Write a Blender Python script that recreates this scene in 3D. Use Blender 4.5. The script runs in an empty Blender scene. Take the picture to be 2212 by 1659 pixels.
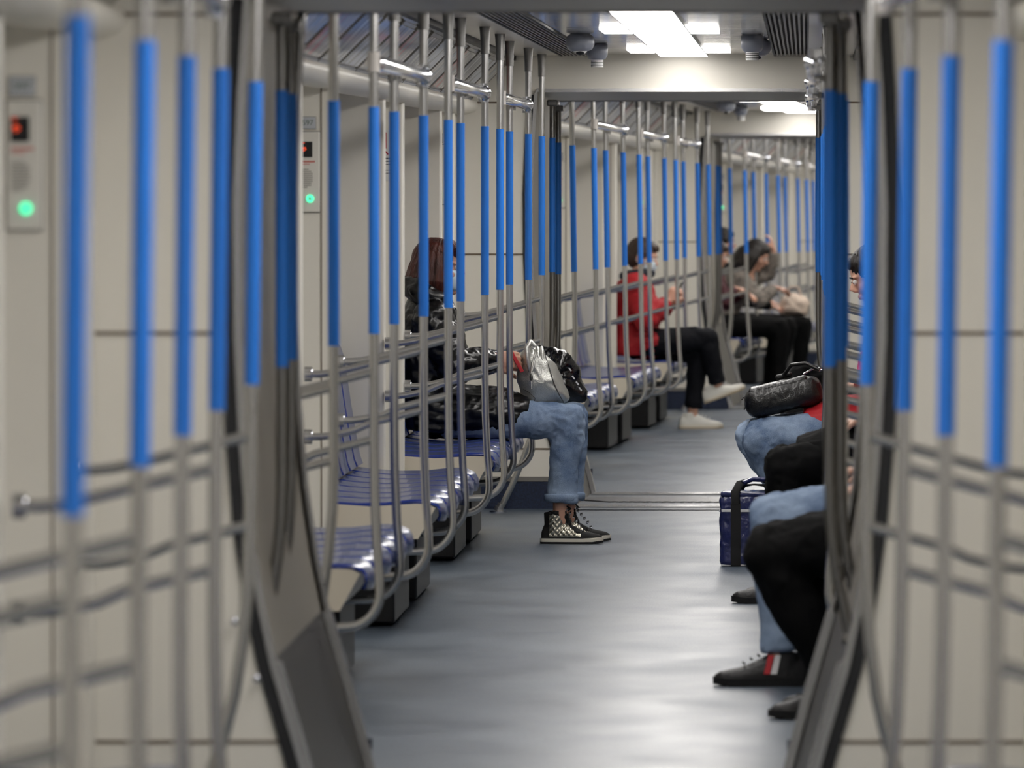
import bpy, bmesh, math, random
from mathutils import Vector, Matrix, noise
random.seed(7)
SC = bpy.context.scene
COL = SC.collection
PI = math.pi

# ------------------------------------------------------------------ materials
def srgb(r, g, b):
    def f(c):
        c /= 255.0
        return c / 12.92 if c <= 0.04045 else ((c + 0.055) / 1.055) ** 2.4
    return (f(r), f(g), f(b), 1.0)

def mat(name, col, rough=0.5, metal=0.0, spec=0.5, emit=None, estr=0.0, coat=0.0, noise_scale=None,
        noise_amt=0.0, bump=0.0, bump_scale=60.0, stretch=(1, 1, 1), aniso=0.0):
    m = bpy.data.materials.new(name)
    m.use_nodes = True
    nt = m.node_tree
    b = nt.nodes['Principled BSDF']
    b.inputs['Base Color'].default_value = col
    b.inputs['Roughness'].default_value = rough
    b.inputs['Metallic'].default_value = metal
    b.inputs['Specular IOR Level'].default_value = spec
    b.inputs['Coat Weight'].default_value = coat
    b.inputs['Anisotropic'].default_value = aniso
    if emit:
        b.inputs['Emission Color'].default_value = emit
        b.inputs['Emission Strength'].default_value = estr
    if noise_scale or bump:
        tc = nt.nodes.new('ShaderNodeTexCoord')
        mp = nt.nodes.new('ShaderNodeMapping')
        mp.inputs['Scale'].default_value = stretch
        nt.links.new(tc.outputs['Object'], mp.inputs['Vector'])
    if noise_scale:
        n = nt.nodes.new('ShaderNodeTexNoise')
        n.inputs['Scale'].default_value = noise_scale
        n.inputs['Detail'].default_value = 6
        nt.links.new(mp.outputs[0], n.inputs['Vector'])
        mr = nt.nodes.new('ShaderNodeMapRange')
        mr.inputs[1].default_value = 0.3; mr.inputs[2].default_value = 0.7
        mr.inputs[3].default_value = 1 - noise_amt; mr.inputs[4].default_value = 1 + noise_amt
        nt.links.new(n.outputs['Fac'], mr.inputs[0])
        mx = nt.nodes.new('ShaderNodeVectorMath'); mx.operation = 'SCALE'
        mx.inputs[0].default_value = col[:3]
        nt.links.new(mr.outputs[0], mx.inputs['Scale'])
        nt.links.new(mx.outputs[0], b.inputs['Base Color'])
    if bump:
        n2 = nt.nodes.new('ShaderNodeTexNoise')
        n2.inputs['Scale'].default_value = bump_scale
        n2.inputs['Detail'].default_value = 4
        nt.links.new(mp.outputs[0], n2.inputs['Vector'])
        bp = nt.nodes.new('ShaderNodeBump')
        bp.inputs['Strength'].default_value = bump
        bp.inputs['Distance'].default_value = 0.01
        nt.links.new(n2.outputs['Fac'], bp.inputs['Height'])
        nt.links.new(bp.outputs[0], b.inputs['Normal'])
    return m

M = {}
M['wall'] = mat('wall_laminate', srgb(222, 218, 208), 0.38, noise_scale=3, noise_amt=0.015)
M['wall_light'] = mat('pillar_laminate', srgb(231, 227, 217), 0.42)
M['seam'] = mat('seam_dark', srgb(112, 98, 82), 0.7)
M['ceil_side'] = mat('ceiling_side_panel', srgb(186, 180, 170), 0.3)
M['steel'] = mat('brushed_steel', (0.52, 0.515, 0.51, 1), 0.27, 0.92)
M['steel_dark'] = mat('dark_steel', (0.27, 0.265, 0.26, 1), 0.36, 1.0)
M['chrome'] = mat('polished_chrome', (0.72, 0.74, 0.80, 1), 0.08, 1.0)
M['blue'] = mat('blue_grip_coating', srgb(36, 122, 222), 0.45, spec=0.4, bump=0.1, bump_scale=900)
M['navy'] = mat('navy_skirting', srgb(30, 42, 68), 0.5, noise_scale=140, noise_amt=0.5)
M['grey_trim'] = mat('grey_trim', srgb(125, 122, 118), 0.4)
M['black'] = mat('black_plastic', srgb(22, 22, 24), 0.5)
M['rubber'] = mat('black_rubber', srgb(34, 35, 38), 0.65)
M['tunnel'] = mat('gangway_panel', srgb(176, 170, 158), 0.38, 0.1)
M['tunnel_low'] = mat('gangway_kick_panel', srgb(84, 82, 78), 0.35, 0.5)
M['seat'] = mat('blue_seat_plastic', srgb(26, 50, 132), 0.24, coat=0.35, noise_scale=5, noise_amt=0.12)
M['seat_glare'] = mat('grey_blue_seat_glare', srgb(58, 74, 122), 0.27, coat=0.2, noise_scale=8, noise_amt=0.1)  # greyer blue paints the glare on the seat middles into the colour
M['cheek'] = mat('bench_end_laminate', srgb(216, 207, 190), 0.35)
M['box'] = mat('heater_box_black', srgb(16, 16, 18), 0.45)
M['white_plastic'] = mat('white_plastic', srgb(222, 222, 220), 0.35)
M['grey_plastic'] = mat('grey_plastic', srgb(135, 140, 152), 0.35)
M['lamp'] = mat('lamp_diffuser', (1, 1, 1, 1), 0.5, emit=(1.0, 0.965, 0.925, 1), estr=11.5)
M['green_led'] = mat('green_led', srgb(60, 240, 160), 0.4, emit=(0.10, 1.0, 0.50, 1), estr=1.2)
M['red_led'] = mat('red_led', srgb(230, 60, 30), 0.4, emit=(1.0, 0.10, 0.03, 1), estr=0.8)
for _n in ('green_led', 'red_led'): M[_n].cycles.emission_sampling = 'NONE'
M['red_print'] = mat('red_print', srgb(205, 90, 80), 0.6)
M['grey_print'] = mat('grey_print', srgb(130, 128, 122), 0.6)
M['dark_print'] = mat('dark_print', srgb(40, 42, 44), 0.6)
M['plate'] = mat('intercom_plate', srgb(226, 223, 215), 0.4)
M['number_plate'] = mat('number_plate', srgb(196, 200, 206), 0.4)
M['glass_dark'] = mat('dark_window_glass', srgb(120, 112, 98), 0.10, spec=0.8)
M['white_fit'] = mat('white_fitting', srgb(205, 200, 195), 0.35)
M['vent'] = mat('vent_metal', srgb(125, 120, 113), 0.4, 0.3)
M['acrylic'] = mat('poster_frame_cover', srgb(150, 148, 142), 0.3, coat=0.2)

def floor_mat():
    m = mat('vinyl_floor', srgb(92, 99, 108), 0.34, spec=0.42)
    nt = m.node_tree; b = nt.nodes['Principled BSDF']
    tc = nt.nodes.new('ShaderNodeTexCoord')
    def nz(scale, stretch, detail=5):
        mp = nt.nodes.new('ShaderNodeMapping'); mp.inputs['Scale'].default_value = stretch
        nt.links.new(tc.outputs['Object'], mp.inputs['Vector'])
        n = nt.nodes.new('ShaderNodeTexNoise'); n.inputs['Scale'].default_value = scale
        n.inputs['Detail'].default_value = detail
        nt.links.new(mp.outputs[0], n.inputs['Vector'])
        return n
    n1 = nz(160, (1, 1, 1), 2)
    n2 = nz(2.2, (1, .6, 1), 6)
    r1 = nt.nodes.new('ShaderNodeValToRGB')
    r1.color_ramp.elements[0].position = .38; r1.color_ramp.elements[0].color = srgb(60, 73, 88)
    r1.color_ramp.elements[1].position = .66; r1.color_ramp.elements[1].color = srgb(108, 118, 130)
    nt.links.new(n1.outputs['Fac'], r1.inputs[0])
    r2 = nt.nodes.new('ShaderNodeValToRGB')
    r2.color_ramp.elements[0].position = .35; r2.color_ramp.elements[0].color = (.80, .80, .80, 1)
    r2.color_ramp.elements[1].position = .7; r2.color_ramp.elements[1].color = (1.12, 1.1, 1.06, 1)
    nt.links.new(n2.outputs['Fac'], r2.inputs[0])
    mx = nt.nodes.new('ShaderNodeMix'); mx.data_type = 'RGBA'; mx.blend_type = 'MULTIPLY'
    mx.inputs[0].default_value = 1.0
    nt.links.new(r1.outputs[0], mx.inputs[6]); nt.links.new(r2.outputs[0], mx.inputs[7])
    nt.links.new(mx.outputs[2], b.inputs['Base Color'])
    mr = nt.nodes.new('ShaderNodeMapRange')
    mr.inputs[1].default_value = .3; mr.inputs[2].default_value = .7
    mr.inputs[3].default_value = .31; mr.inputs[4].default_value = .46
    nt.links.new(n2.outputs['Fac'], mr.inputs[0]); nt.links.new(mr.outputs[0], b.inputs['Roughness'])
    n3 = nz(9, (.6, 1.4, 1), 3)
    bp = nt.nodes.new('ShaderNodeBump'); bp.inputs['Strength'].default_value = .05; bp.inputs['Distance'].default_value = .01
    nt.links.new(n3.outputs['Fac'], bp.inputs['Height']); nt.links.new(bp.outputs[0], b.inputs['Normal'])
    return m
M['floor'] = floor_mat()

def ceil_mat():
    m = mat('gloss_ceiling_panel', (0.60, 0.585, 0.56, 1), 0.13, 0.75)
    nt = m.node_tree; b = nt.nodes['Principled BSDF']
    tc = nt.nodes.new('ShaderNodeTexCoord')
    mp = nt.nodes.new('ShaderNodeMapping'); mp.inputs['Scale'].default_value = (.3, 9.0, 1)
    nt.links.new(tc.outputs['Object'], mp.inputs['Vector'])
    n = nt.nodes.new('ShaderNodeTexNoise'); n.inputs['Scale'].default_value = 1.0; n.inputs['Detail'].default_value = 1
    nt.links.new(mp.outputs[0], n.inputs['Vector'])
    bp = nt.nodes.new('ShaderNodeBump'); bp.inputs['Strength'].default_value = .5; bp.inputs['Distance'].default_value = .012
    nt.links.new(n.outputs['Fac'], bp.inputs['Height']); nt.links.new(bp.outputs[0], b.inputs['Normal'])
    return m
M['ceil'] = ceil_mat()

def poster_mat(name, cols, seed):
    m = mat(name, srgb(*cols[0]), 0.28, coat=0.4)
    nt = m.node_tree; b = nt.nodes['Principled BSDF']
    tc = nt.nodes.new('ShaderNodeTexCoord')
    mp = nt.nodes.new('ShaderNodeMapping')
    mp.inputs['Scale'].default_value = (1, 4.5, 2.2); mp.inputs['Location'].default_value = (seed, seed * 2.3, 0)
    nt.links.new(tc.outputs['Object'], mp.inputs['Vector'])
    v = nt.nodes.new('ShaderNodeTexVoronoi'); v.inputs['Scale'].default_value = 2.6
    nt.links.new(mp.outputs[0], v.inputs['Vector'])
    r = nt.nodes.new('ShaderNodeValToRGB'); r.color_ramp.interpolation = 'CONSTANT'
    r.color_ramp.elements[0].color = srgb(*cols[0]); r.color_ramp.elements[1].color = srgb(*cols[1])
    r.color_ramp.elements[1].position = .4
    for i, c in enumerate(cols[2:]):
        e = r.color_ramp.elements.new(.55 + .15 * i); e.color = srgb(*c)
    nt.links.new(v.outputs['Color'], r.inputs[0]); nt.links.new(r.outputs[0], b.inputs['Base Color'])
    return m
POST = [poster_mat('poster_grey_blue', [(150, 148, 140), (120, 140, 165), (205, 208, 212), (80, 84, 88)], 1.0),
        poster_mat('poster_pale_red', [(165, 160, 150), (140, 132, 122), (185, 80, 60), (210, 200, 185)], 4.0),
        poster_mat('poster_white_dark', [(168, 166, 158), (205, 200, 188), (92, 88, 84), (140, 155, 175)], 7.0),
        poster_mat('poster_light_blue', [(176, 186, 198), (150, 150, 145), (200, 205, 210), (110, 108, 104)], 9.5)]

# ------------------------------------------------------------------ mesh helpers
class MB:
    def __init__(s):
        s.bm = bmesh.new(); s.mats = []
    def mi(s, m):
        if m is None: return 0
        if m not in s.mats: s.mats.append(m)
        return s.mats.index(m)
    def box(s, c, d, m=None, bev=0.0, rot=None, segs=2):
        r = bmesh.ops.create_cube(s.bm, size=1.0)
        vs = r['verts']
        R = rot.to_4x4() if rot is not None else Matrix()
        bmesh.ops.transform(s.bm, matrix=Matrix.Translation(c) @ R @ Matrix.Diagonal((d[0], d[1], d[2], 1)), verts=vs)
        fs = set(f for v in vs for f in v.link_faces)
        i = s.mi(m)
        for f in fs: f.material_index = i
        if bev > 0:
            es = list(set(e for v in vs for e in v.link_edges))
            rr = bmesh.ops.bevel(s.bm, geom=es, offset=bev, segments=segs, affect='EDGES', profile=.5)
            for f in rr['faces']: f.material_index = i; f.smooth = True
        return s
    def quad(s, pts, m=None, smooth=False):
        vs = [s.bm.verts.new(p) for p in pts]
        f = s.bm.faces.new(vs); f.material_index = s.mi(m); f.smooth = smooth
        return f
    def loft(s, secs, m=None, closed=True, cap=True, smooth=True):
        """secs: list of rings (lists of points)"""
        i = s.mi(m)
        R = [[s.bm.verts.new(p) for p in ring] for ring in secs]
        n = len(R[0])
        for a, b in zip(R[:-1], R[1:]):
            for k in range(n if closed else n - 1):
                k2 = (k + 1) % n
                try:
                    f = s.bm.faces.new((a[k], a[k2], b[k2], b[k])); f.material_index = i; f.smooth = smooth
                except ValueError: pass
        if cap and closed:
            for ring, fl in ((R[0], True), (R[-1], False)):
                try:
                    f = s.bm.faces.new(ring[::-1] if fl else ring); f.material_index = i
                    for e in f.edges: e.smooth = False
                except ValueError: pass
        return s
    def tube(s, pts, r, m=None, segs=12, cap=True, ref=None, rx=None):
        """tube along pts; r number or list; rx: list of second radii (ellipse)"""
        pts = [Vector(p) for p in pts]
        n = len(pts)
        rs = r if isinstance(r, (list, tuple)) else [r] * n
        r2 = rx if rx is not None else rs
        if not isinstance(r2, (list, tuple)): r2 = [r2] * n
        T = []
        for k in range(n):
            a = pts[max(k - 1, 0)]; b = pts[min(k + 1, n - 1)]
            T.append((b - a).normalized())
        up = Vector(ref) if ref is not None else Vector((0, 1, 0))
        if abs(T[0].dot(up)) > .93: up = Vector((1, 0, 0)) if abs(T[0].x) < .9 else Vector((0, 0, 1))
        rings = []
        u = (up - T[0] * up.dot(T[0])).normalized()
        for k in range(n):
            u = (u - T[k] * u.dot(T[k]))
            if ref is not None:
                q = Vector(ref) - T[k] * Vector(ref).dot(T[k])
                if q.length > .15: u = q
            u.normalize()
            w = T[k].cross(u)
            rings.append([pts[k] + u * (rs[k] * math.cos(2 * PI * j / segs)) + w * (r2[k] * math.sin(2 * PI * j / segs)) for j in range(segs)])
        s.loft(rings, m, cap=cap)
        return s
    def ball(s, c, r, m=None, sub=2, scale=(1, 1, 1), rot=None, segs=16):
        res = bmesh.ops.create_uvsphere(s.bm, u_segments=segs, v_segments=max(6, segs // 2 + 2), radius=1.0)
        R = rot.to_4x4() if rot is not None else Matrix()
        bmesh.ops.transform(s.bm, matrix=Matrix.Translation(c) @ R @ Matrix.Diagonal((r * scale[0], r * scale[1], r * scale[2], 1)), verts=res['verts'])
        i = s.mi(m)
        for f in set(f for v in res['verts'] for f in v.link_faces): f.material_index = i; f.smooth = True
        return s
    def cyl(s, a, b, r, m=None, segs=20, r2=None):
        return s.tube([a, b], [r, r2 if r2 is not None else r], m, segs)
    def mesh(s, name):
        bmesh.ops.recalc_face_normals(s.bm, faces=s.bm.faces)
        me = bpy.data.meshes.new(name)
        s.bm.to_mesh(me); s.bm.free()
        for m in s.mats: me.materials.append(m)
        return me
    def obj(s, name, m=None, parent=None, loc=None):
        me = s.mesh(name)
        if m is not None and not me.materials: me.materials.append(m)
        return mkobj(name, me, parent, loc)

def mkobj(name, data, parent=None, loc=None):
    o = bpy.data.objects.new(name, data); COL.objects.link(o)
    if parent is not None: o.parent = parent
    if loc is not None: o.location = loc
    return o
def part(name, mb, m, parent): return mb.obj(name, m, parent)
def thing(name, label, cat, group=None, data=None):
    o = mkobj(name, data)
    if label: o['label'] = label
    o['category'] = cat
    if group: o['group'] = group
    return o
def struct(name, mb, m=None, mw=None):
    o = mb.obj(name, m); o['kind'] = 'structure'
    if mw is not None: o.matrix_world = mw
    return o
def dup(root, label=None, group=None):
    r = root.copy(); COL.objects.link(r)
    if label: r['label'] = label
    if group: r['group'] = group
    for ch in list(root.children):
        c = ch.copy(); COL.objects.link(c); c.parent = r
        for g in list(ch.children):
            d = g.copy(); COL.objects.link(d); d.parent = c
    return r
_used = set()
def place(proto, mw, label, group=None):
    """first use moves the prototype, later uses copy it"""
    if proto.name in _used:
        o = dup(proto, label, group)
    else:
        _used.add(proto.name); o = proto
        o['label'] = label
        if group: o['group'] = group
    o.matrix_world = mw
    return o
def text_mesh(txt, size, depth=0.0006):
    c = bpy.data.curves.new('lettering', 'FONT'); c.body = txt; c.size = size; c.extrude = depth
    c.align_x = 'CENTER'; c.align_y = 'CENTER'
    o = bpy.data.objects.new('lettering', c); COL.objects.link(o)
    dg = bpy.context.evaluated_depsgraph_get()
    me = bpy.data.meshes.new_from_object(o.evaluated_get(dg))
    bpy.data.objects.remove(o); bpy.data.curves.remove(c)
    return me

# ------------------------------------------------------------------ train frame
L = 18.9; Z0 = 18.25
def car_matrix(k):
    if k == 0:   y0, x0, dx, h0, dh = Z0 - L, .0727 + .00207 * (Z0 - L), .00207, 0.0, 0.0
    elif k == 1: y0, x0, dx, h0, dh = Z0, .03875 * Z0 - .578, .03875, 0.0, 0.0
    elif k == 2: y0 = Z0 + L; x0, dx, h0, dh = .857, .0703, -.018, -.0040
    else:        y0 = Z0 + 2 * L; x0, dx, h0, dh = 2.165, .093, -.094, -.0077
    yaw = -math.atan(dx); pitch = math.atan(dh)
    return Matrix.Translation((x0, y0, h0)) @ Matrix.Rotation(yaw, 4, 'Z') @ Matrix.Rotation(pitch, 4, 'X')
CM = [car_matrix(k) for k in range(4)]
LEAN = [0.013, 0.0, -0.015, -0.02]
CARN = ['first carriage', 'second carriage', 'third carriage', 'fourth carriage']
R180 = Matrix.Rotation(PI, 4, 'Z')
def side_m(sd): return Matrix() if sd < 0 else R180
def at(k, x, y, z=0.0, sd=-1, lean=0.0):
    """matrix of a local point of car k; x is the distance from the axis on side sd. proto geometry is written for the left side"""
    T = Matrix.Translation((sd * x, y, z))
    m = CM[k] @ T @ side_m(sd)
    if lean:
        m = CM[k] @ Matrix.Translation((sd * x - lean * 1.45, y, z)) @ Matrix.Rotation(math.atan(lean), 4, 'Y') @ side_m(sd)
    return m

CW = 1.27     # door plane
WB = 1.27     # wall behind the benches
PF = 1.05     # inner corner of pillars
HC = 2.155     # ceiling
END_A, END_B = 1.1, 17.8
BENCH = [(3.50, 6.16), (7.92, 11.0), (12.54, 15.56)]
DOORS = [(2.02, 3.36), (6.30, 7.78), (11.14, 12.40), (15.70, 16.82)]

# ---- walls (written for the left side: x negative)
def wall_mb(first=False):
    w = MB()
    DOORS = list(globals()['DOORS'])
    if first: DOORS[3] = (15.12, 16.82)
    lw, ll = M['wall'], M['wall_light']
    # segments along y: (y0,y1,x)
    segs = []
    y = END_A
    for (a, b) in DOORS:
        segs.append((y, a, 'b')); segs.append((a, b, 'd')); y = b
    segs.append((y, END_B, 'b'))
    for a, b, t in segs:
        x = WB if t == 'b' else CW
        if t == 'b':
            # solid wall panel from floor to the lip
            w.box((-(x + .08), (a + b) / 2, .96), (.16, b - a, 1.92), lw)
            # pillars at both ends (the near one takes a bevel)
            for yy in ((a + .065), (b - .065)):
                q = .022 if (first and 12 < yy < 16) else 0
                w.box((-(PF + q + .11), yy, .95), (.22, .13, 1.90), ll, bev=.008)
            # horizontal seams
            w.box((-(WB - .0012), (a + b) / 2, .93), (.003, b - a - .28, .005), M['seam'])
            w.box((-(PF + .036), a - .0008 + .0, .95), (.004, .003, 1.86), M['seam'])
        else:
            w.box((-(CW + .05), (a + b) / 2, 1.97), (.10, b - a, .14), lw)
    # end pieces flush with the pillar line next to the carriage end
    for (a, b) in ((END_A, DOORS[0][0] - .13), (DOORS[3][1] + .13, END_B)):
        w.box((-(PF + .03 + .1), (a + b) / 2, .96), (.2, b - a, 1.92), lw)
    # lip: beige cove under the advert band
    n = 8
    ys = [END_A, END_B]
    prof = [(-CW - .02, 1.905), (-1.10, 1.875), (-1.04, 1.872), (-.995, 1.885), (-.975, 1.91), (-.985, 1.935), (-1.02, 1.945)]
    w.loft([[(px, yy, pz) for px, pz in prof] for yy in ys], ll, closed=False, cap=False)
    # backing of the advert band, dark gap, ceiling side strip
    w.loft([[(-1.02, yy, 1.94), (-.825, yy, 2.135), (-.80, yy, 2.19)] for yy in ys], M['acrylic'], closed=False, cap=False, smooth=False)
    w.box((-.815, (END_A + END_B) / 2, 2.145), (.03, END_B - END_A, .03), M['black'])
    return w
def skirting_mb():
    w = MB()
    y = END_A
    for i, (a, b) in enumerate(DOORS + [(END_B, END_B)]):
        pfx = WB
        w.box((-(PF + .10), (y + a) / 2, .065), (.215, a - y + .006, .13), M['navy'], bev=.004)
        w.box((-(PF + .10), (y + a) / 2, .142), (.218, a - y + .008, .022), M['grey_trim'])
        y = b
    return w
for k in range(4):
    for sd, nm in ((-1, 'left'), (1, 'right')):
        if k > 1 and sd > 0 and False: continue
        mw = at(k, 0, 0) if sd < 0 else CM[k] @ Matrix.Translation((0, L, 0)) @ R180
        if k == 0 and sd < 0:
            wl = struct('wall_left', wall_mb(True), None, mw); sk = struct('baseboard_left', skirting_mb(), None, mw)
        else:
            if k == 0: wl0 = wall_mb(False).mesh('wall')
            for src, n2 in ((wl0, 'wall_' + nm), (sk.data, 'baseboard_' + nm)):
                o = mkobj(n2, src); o['kind'] = 'structure'; o.matrix_world = mw

# ---- floors
fb = MB(); fb.box((0, L / 2, -.03), (2 * CW + .06, END_B - END_A + .3, .06), M['floor'])
fl = struct('floor', fb, None, CM[0])
for k in (1, 2, 3):
    o = mkobj('floor', fl.data); o['kind'] = 'structure'; o.matrix_world = CM[k]

# ---- ceilings
cb = MB()
npan = 24; ylen = (END_B - END_A) / npan
for i in range(npan):
    y = END_A + i * ylen
    for a, b in ((-.42, .42),):
        cb.box(((a + b) / 2, y + ylen / 2, HC + .012), (b - a, ylen - .006, .02), M['ceil'], bev=.002, segs=1)
    for s in (-1, 1):
        cb.box((s * .69, y + ylen / 2, HC + .006), (.215, ylen - .003, .02), M['ceil_side'])
cb.box((0, L / 2, HC + .10), (1.7, END_B - END_A, .02), M['black'])
ce = struct('ceiling', cb, None, CM[0])
for k in (1, 2, 3):
    o = mkobj('ceiling', ce.data); o['kind'] = 'structure'; o.matrix_world = CM[k]

# vents: long slotted strips
def vent_proto():
    t = thing('ceiling_vent_grille', '', 'vent')
    b = MB(); b.box((0, 0, .03), (.15, END_B - END_A - .02, .006), M['black'])
    for s in (-1, 1): b.box((s * .078, 0, .010), (.008, END_B - END_A - .02, .034), M['black'])
    part('vent_backing', b, M['black'], t)
    g = MB()
    for i in range(8):
        g.box((-.063 + i * .018, 0, 0), (.008, END_B - END_A - .02, .010), M['vent'])
    y = -(END_B - END_A) / 2 + .1
    while y < (END_B - END_A) / 2:
        g.box((0, y, .004), (.15, .010, .006), M['vent']); y += .16
    part('slat', g, M['vent'], t).name = 'slatted_grille'
    return t
vp = vent_proto()
for k in range(4):
    for sd in (-1, 1):
        place(vp, CM[k] @ Matrix.Translation((sd * .505, L / 2, HC)),
              'long slotted vent strip in the ceiling, %s of the lamp, in the %s' % ('left' if sd < 0 else 'right', CARN[k]),
              None)

# ceiling lamp: strip with cross arms over the doors
lp = thing('ceiling_lamp', '', 'lamp')
b = MB(); b.box((0, L / 2, HC - .004), (.222, END_B - END_A - .3, .012), M['lamp']); part('strip_diffuser', b, None, lp)
b = MB()
for s in (-1, 1): b.box((s * .1135, L / 2, HC - .003), (.006, END_B - END_A - .3, .014), M['steel'])
part('side_frame', b, None, lp)
for (a, c) in DOORS:
    b = MB()
    for s in (-1, 1):
        b.box((s * .1735, (a + c) / 2, HC - .004), (.112, .80, .012), M['lamp'])
    part('cross_diffuser', b, None, lp)
for k in range(4):
    place(lp, CM[k], 'bright cross-armed ceiling light strip of the %s' % CARN[k])

# ---- end walls and gangways
OPEN = [(.52, 0), (.545, .1), (.59, .27), (.645, .46), (.674, .60), (.70, .78), (.716, .98), (.726, 1.2), (.728, 1.5), (.718, 1.75), (.708, 1.90), (.704, 1.965), (.70, 1.985), (.3, 1.987), (0, 1.987)]
def endwall_mb():
    w = MB()
    for s in (-1, 1):
        outer = []
        for (x, z) in OPEN:
            if z < 1.98 and x > .63: outer.append((CW, z))
            elif z < 1.9: outer.append((CW, z))
            else: outer.append((x, 2.24))
        # panel in front of the opening: strips between profile and outer wall
        vi = []
        for yy in (0, .06):
            a = [w.bm.verts.new((s * x, yy, z)) for x, z in OPEN]
            vi.append(a)
        side = [w.bm.verts.new((s * CW, 0, z)) for z in [0, .1, .27, .46, .60, .78, .98, 1.2, 1.5, 1.75, 1.90, 1.965, 2.24]]
        top = [w.bm.verts.new((s * .70, 0, 2.24)), w.bm.verts.new((s * .3, 0, 2.24)), w.bm.verts.new((0, 0, 2.24))]
        i = w.mi(M['wall_light'])
        for j in range(12):
            f = w.bm.faces.new((vi[0][j], vi[0][j + 1], side[min(j + 1, 12)], side[j])); f.material_index = i
        f = w.bm.faces.new((vi[0][12], top[0], side[12])); f.material_index = i
        f = w.bm.faces.new((vi[0][12], vi[0][13], top[1], top[0])); f.material_index = i
        f = w.bm.faces.new((vi[0][13], vi[0][14], top[2], top[1])); f.material_index = i
        for j in range(14):
            f = w.bm.faces.new((vi[0][j], vi[0][j + 1], vi[1][j + 1], vi[1][j])); f.material_index = w.mi(M['grey_trim'])
        for z in (.285, 1.21, 1.93):
            xa = [p for p in OPEN if p[1] <= z][-1][0] + .02
            w.box((s * (xa + CW) / 2, -.001, z), (CW - xa, .003, .008), M['seam'])
    return w
def along(profile, inset, y0, y1, mb, m, wdt):
    """band following the opening profile, between inset and inset+wdt, from y0 to y1, solid"""
    for s in (-1, 1):
        ring = []
        pts = [Vector((x, z)) for x, z in profile]
        nrm = []
        for j in range(len(pts)):
            a = pts[max(j - 1, 0)]; c = pts[min(j + 1, len(pts) - 1)]
            t = (c - a).normalized(); nrm.append(Vector((t.y, -t.x)))
        secs = []
        for p, n in zip(pts, nrm):
            a = p + n * inset; c = p + n * (inset + wdt)
            secs.append([(s * a.x, y0, a.y), (s * c.x, y0, c.y), (s * c.x, y1, c.y), (s * a.x, y1, a.y)])
        mb.loft(secs, m, smooth=False)
ew = endwall_mb()
ewo = struct('wall_end', ew, None, CM[0] @ Matrix.Translation((0, END_B, 0)))
skm = MB()
for s in (-1, 1):
    skm.box((s * .9, -.006, .065), (.74 - .0, .014, .13), M['navy']); skm.box((s * .9, -.007, .142), (.70, .018, .022), M['grey_trim'])
sko = struct('baseboard_end', skm, None, CM[0] @ Matrix.Translation((0, END_B, 0)))
for k in range(4):
    if k > 0:
        for src, n2 in ((ewo, 'wall_end'), (sko, 'baseboard_end')):
            o = mkobj(n2, src.data); o['kind'] = 'structure'; o.matrix_world = CM[k] @ Matrix.Translation((0, END_B, 0))
            o = mkobj(n2, src.data); o['kind'] = 'structure'; o.matrix_world = CM[k] @ Matrix.Translation((0, END_A, 0)) @ R180
BAND_POS = {0: (2.6, 3.35)}
for g in range(3):
    A = CM[g] @ Matrix.Translation((0, END_B, 0)); B = CM[g + 1] @ Matrix.Translation((0, END_A, 0))
    # tunnel lofted between the two frames, in world space
    t = MB()
    N = 6
    rings = []
    for i in range(N + 1):
        f = i / N
        def P(x, z):
            return (A @ Vector((x, 0, z))).lerp(B @ Vector((x, 0, z)), f)
        e = .012
        ring = [P(-x - e, z) for x, z in OPEN] + [P(x + e, z) for x, z in OPEN[::-1][1:]]
        rings.append(ring)
    t.loft(rings, M['tunnel'], closed=False, cap=False)
    li = t.mi(M['tunnel_low'])
    for f in t.bm.faces:
        if f.calc_center_median().z < .50: f.material_index = li
    struct('wall_gangway', t)
    t = MB()
    a0, a1 = A @ Vector((-.55, -.16, .004)), A @ Vector((.55, -.16, .004))
    b0, b1 = B @ Vector((-.55, .16, .004)), B @ Vector((.55, .16, .004))
    t.quad([a0, a1, b1, b0], M['floor'])
    struct('floor_gangway', t)
    t = MB()
    for f in (.10, .16, .84, .90):
        c = (a0.lerp(b0, f) + a1.lerp(b1, f)) / 2
        t.box(c + Vector((0, 0, .006)), (1.06, .035, .008), M['steel'], bev=.002, rot=CM[g].to_3x3())
    n = 26
    for i in range(n):
        c = a0.lerp(a1, (i + .5) / n).lerp(b0.lerp(b1, (i + .5) / n), .5)
        t.box(c + Vector((0, 0, .004)), (.022, .62, .008), M['steel_dark'], rot=CM[g].to_3x3() @ Matrix.Rotation(.5, 3, 'Z'))
    struct('trim_threshold', t)
    for mm, yo, sg in ((A, -.02, -1), (B, .02, 1)):
        fr = MB()
        along(OPEN, -.006, yo, yo + .02 * -sg, fr, M['steel'], .016)
        along(OPEN[:12], .010, yo * .5, yo * .5 + .02 * -sg, fr, M['rubber'], .03)
        along(OPEN[:4], -.014, -sg * .02, -sg * .08, fr, M['steel'], .022)
        struct('trim_portal', fr, None, mm)
# header rim: a chrome line under each header comes with the frame
# ---- closing wall of the train beyond the last carriage
t = MB(); t.box((0, END_B + .12, 1.1), (2.6, .05, 2.3), M['wall']); struct('wall_far', t, None, CM[3])
t = MB(); t.box((0, END_A - .1, 1.1), (2.6, .05, 2.3), M['wall']); 

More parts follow.
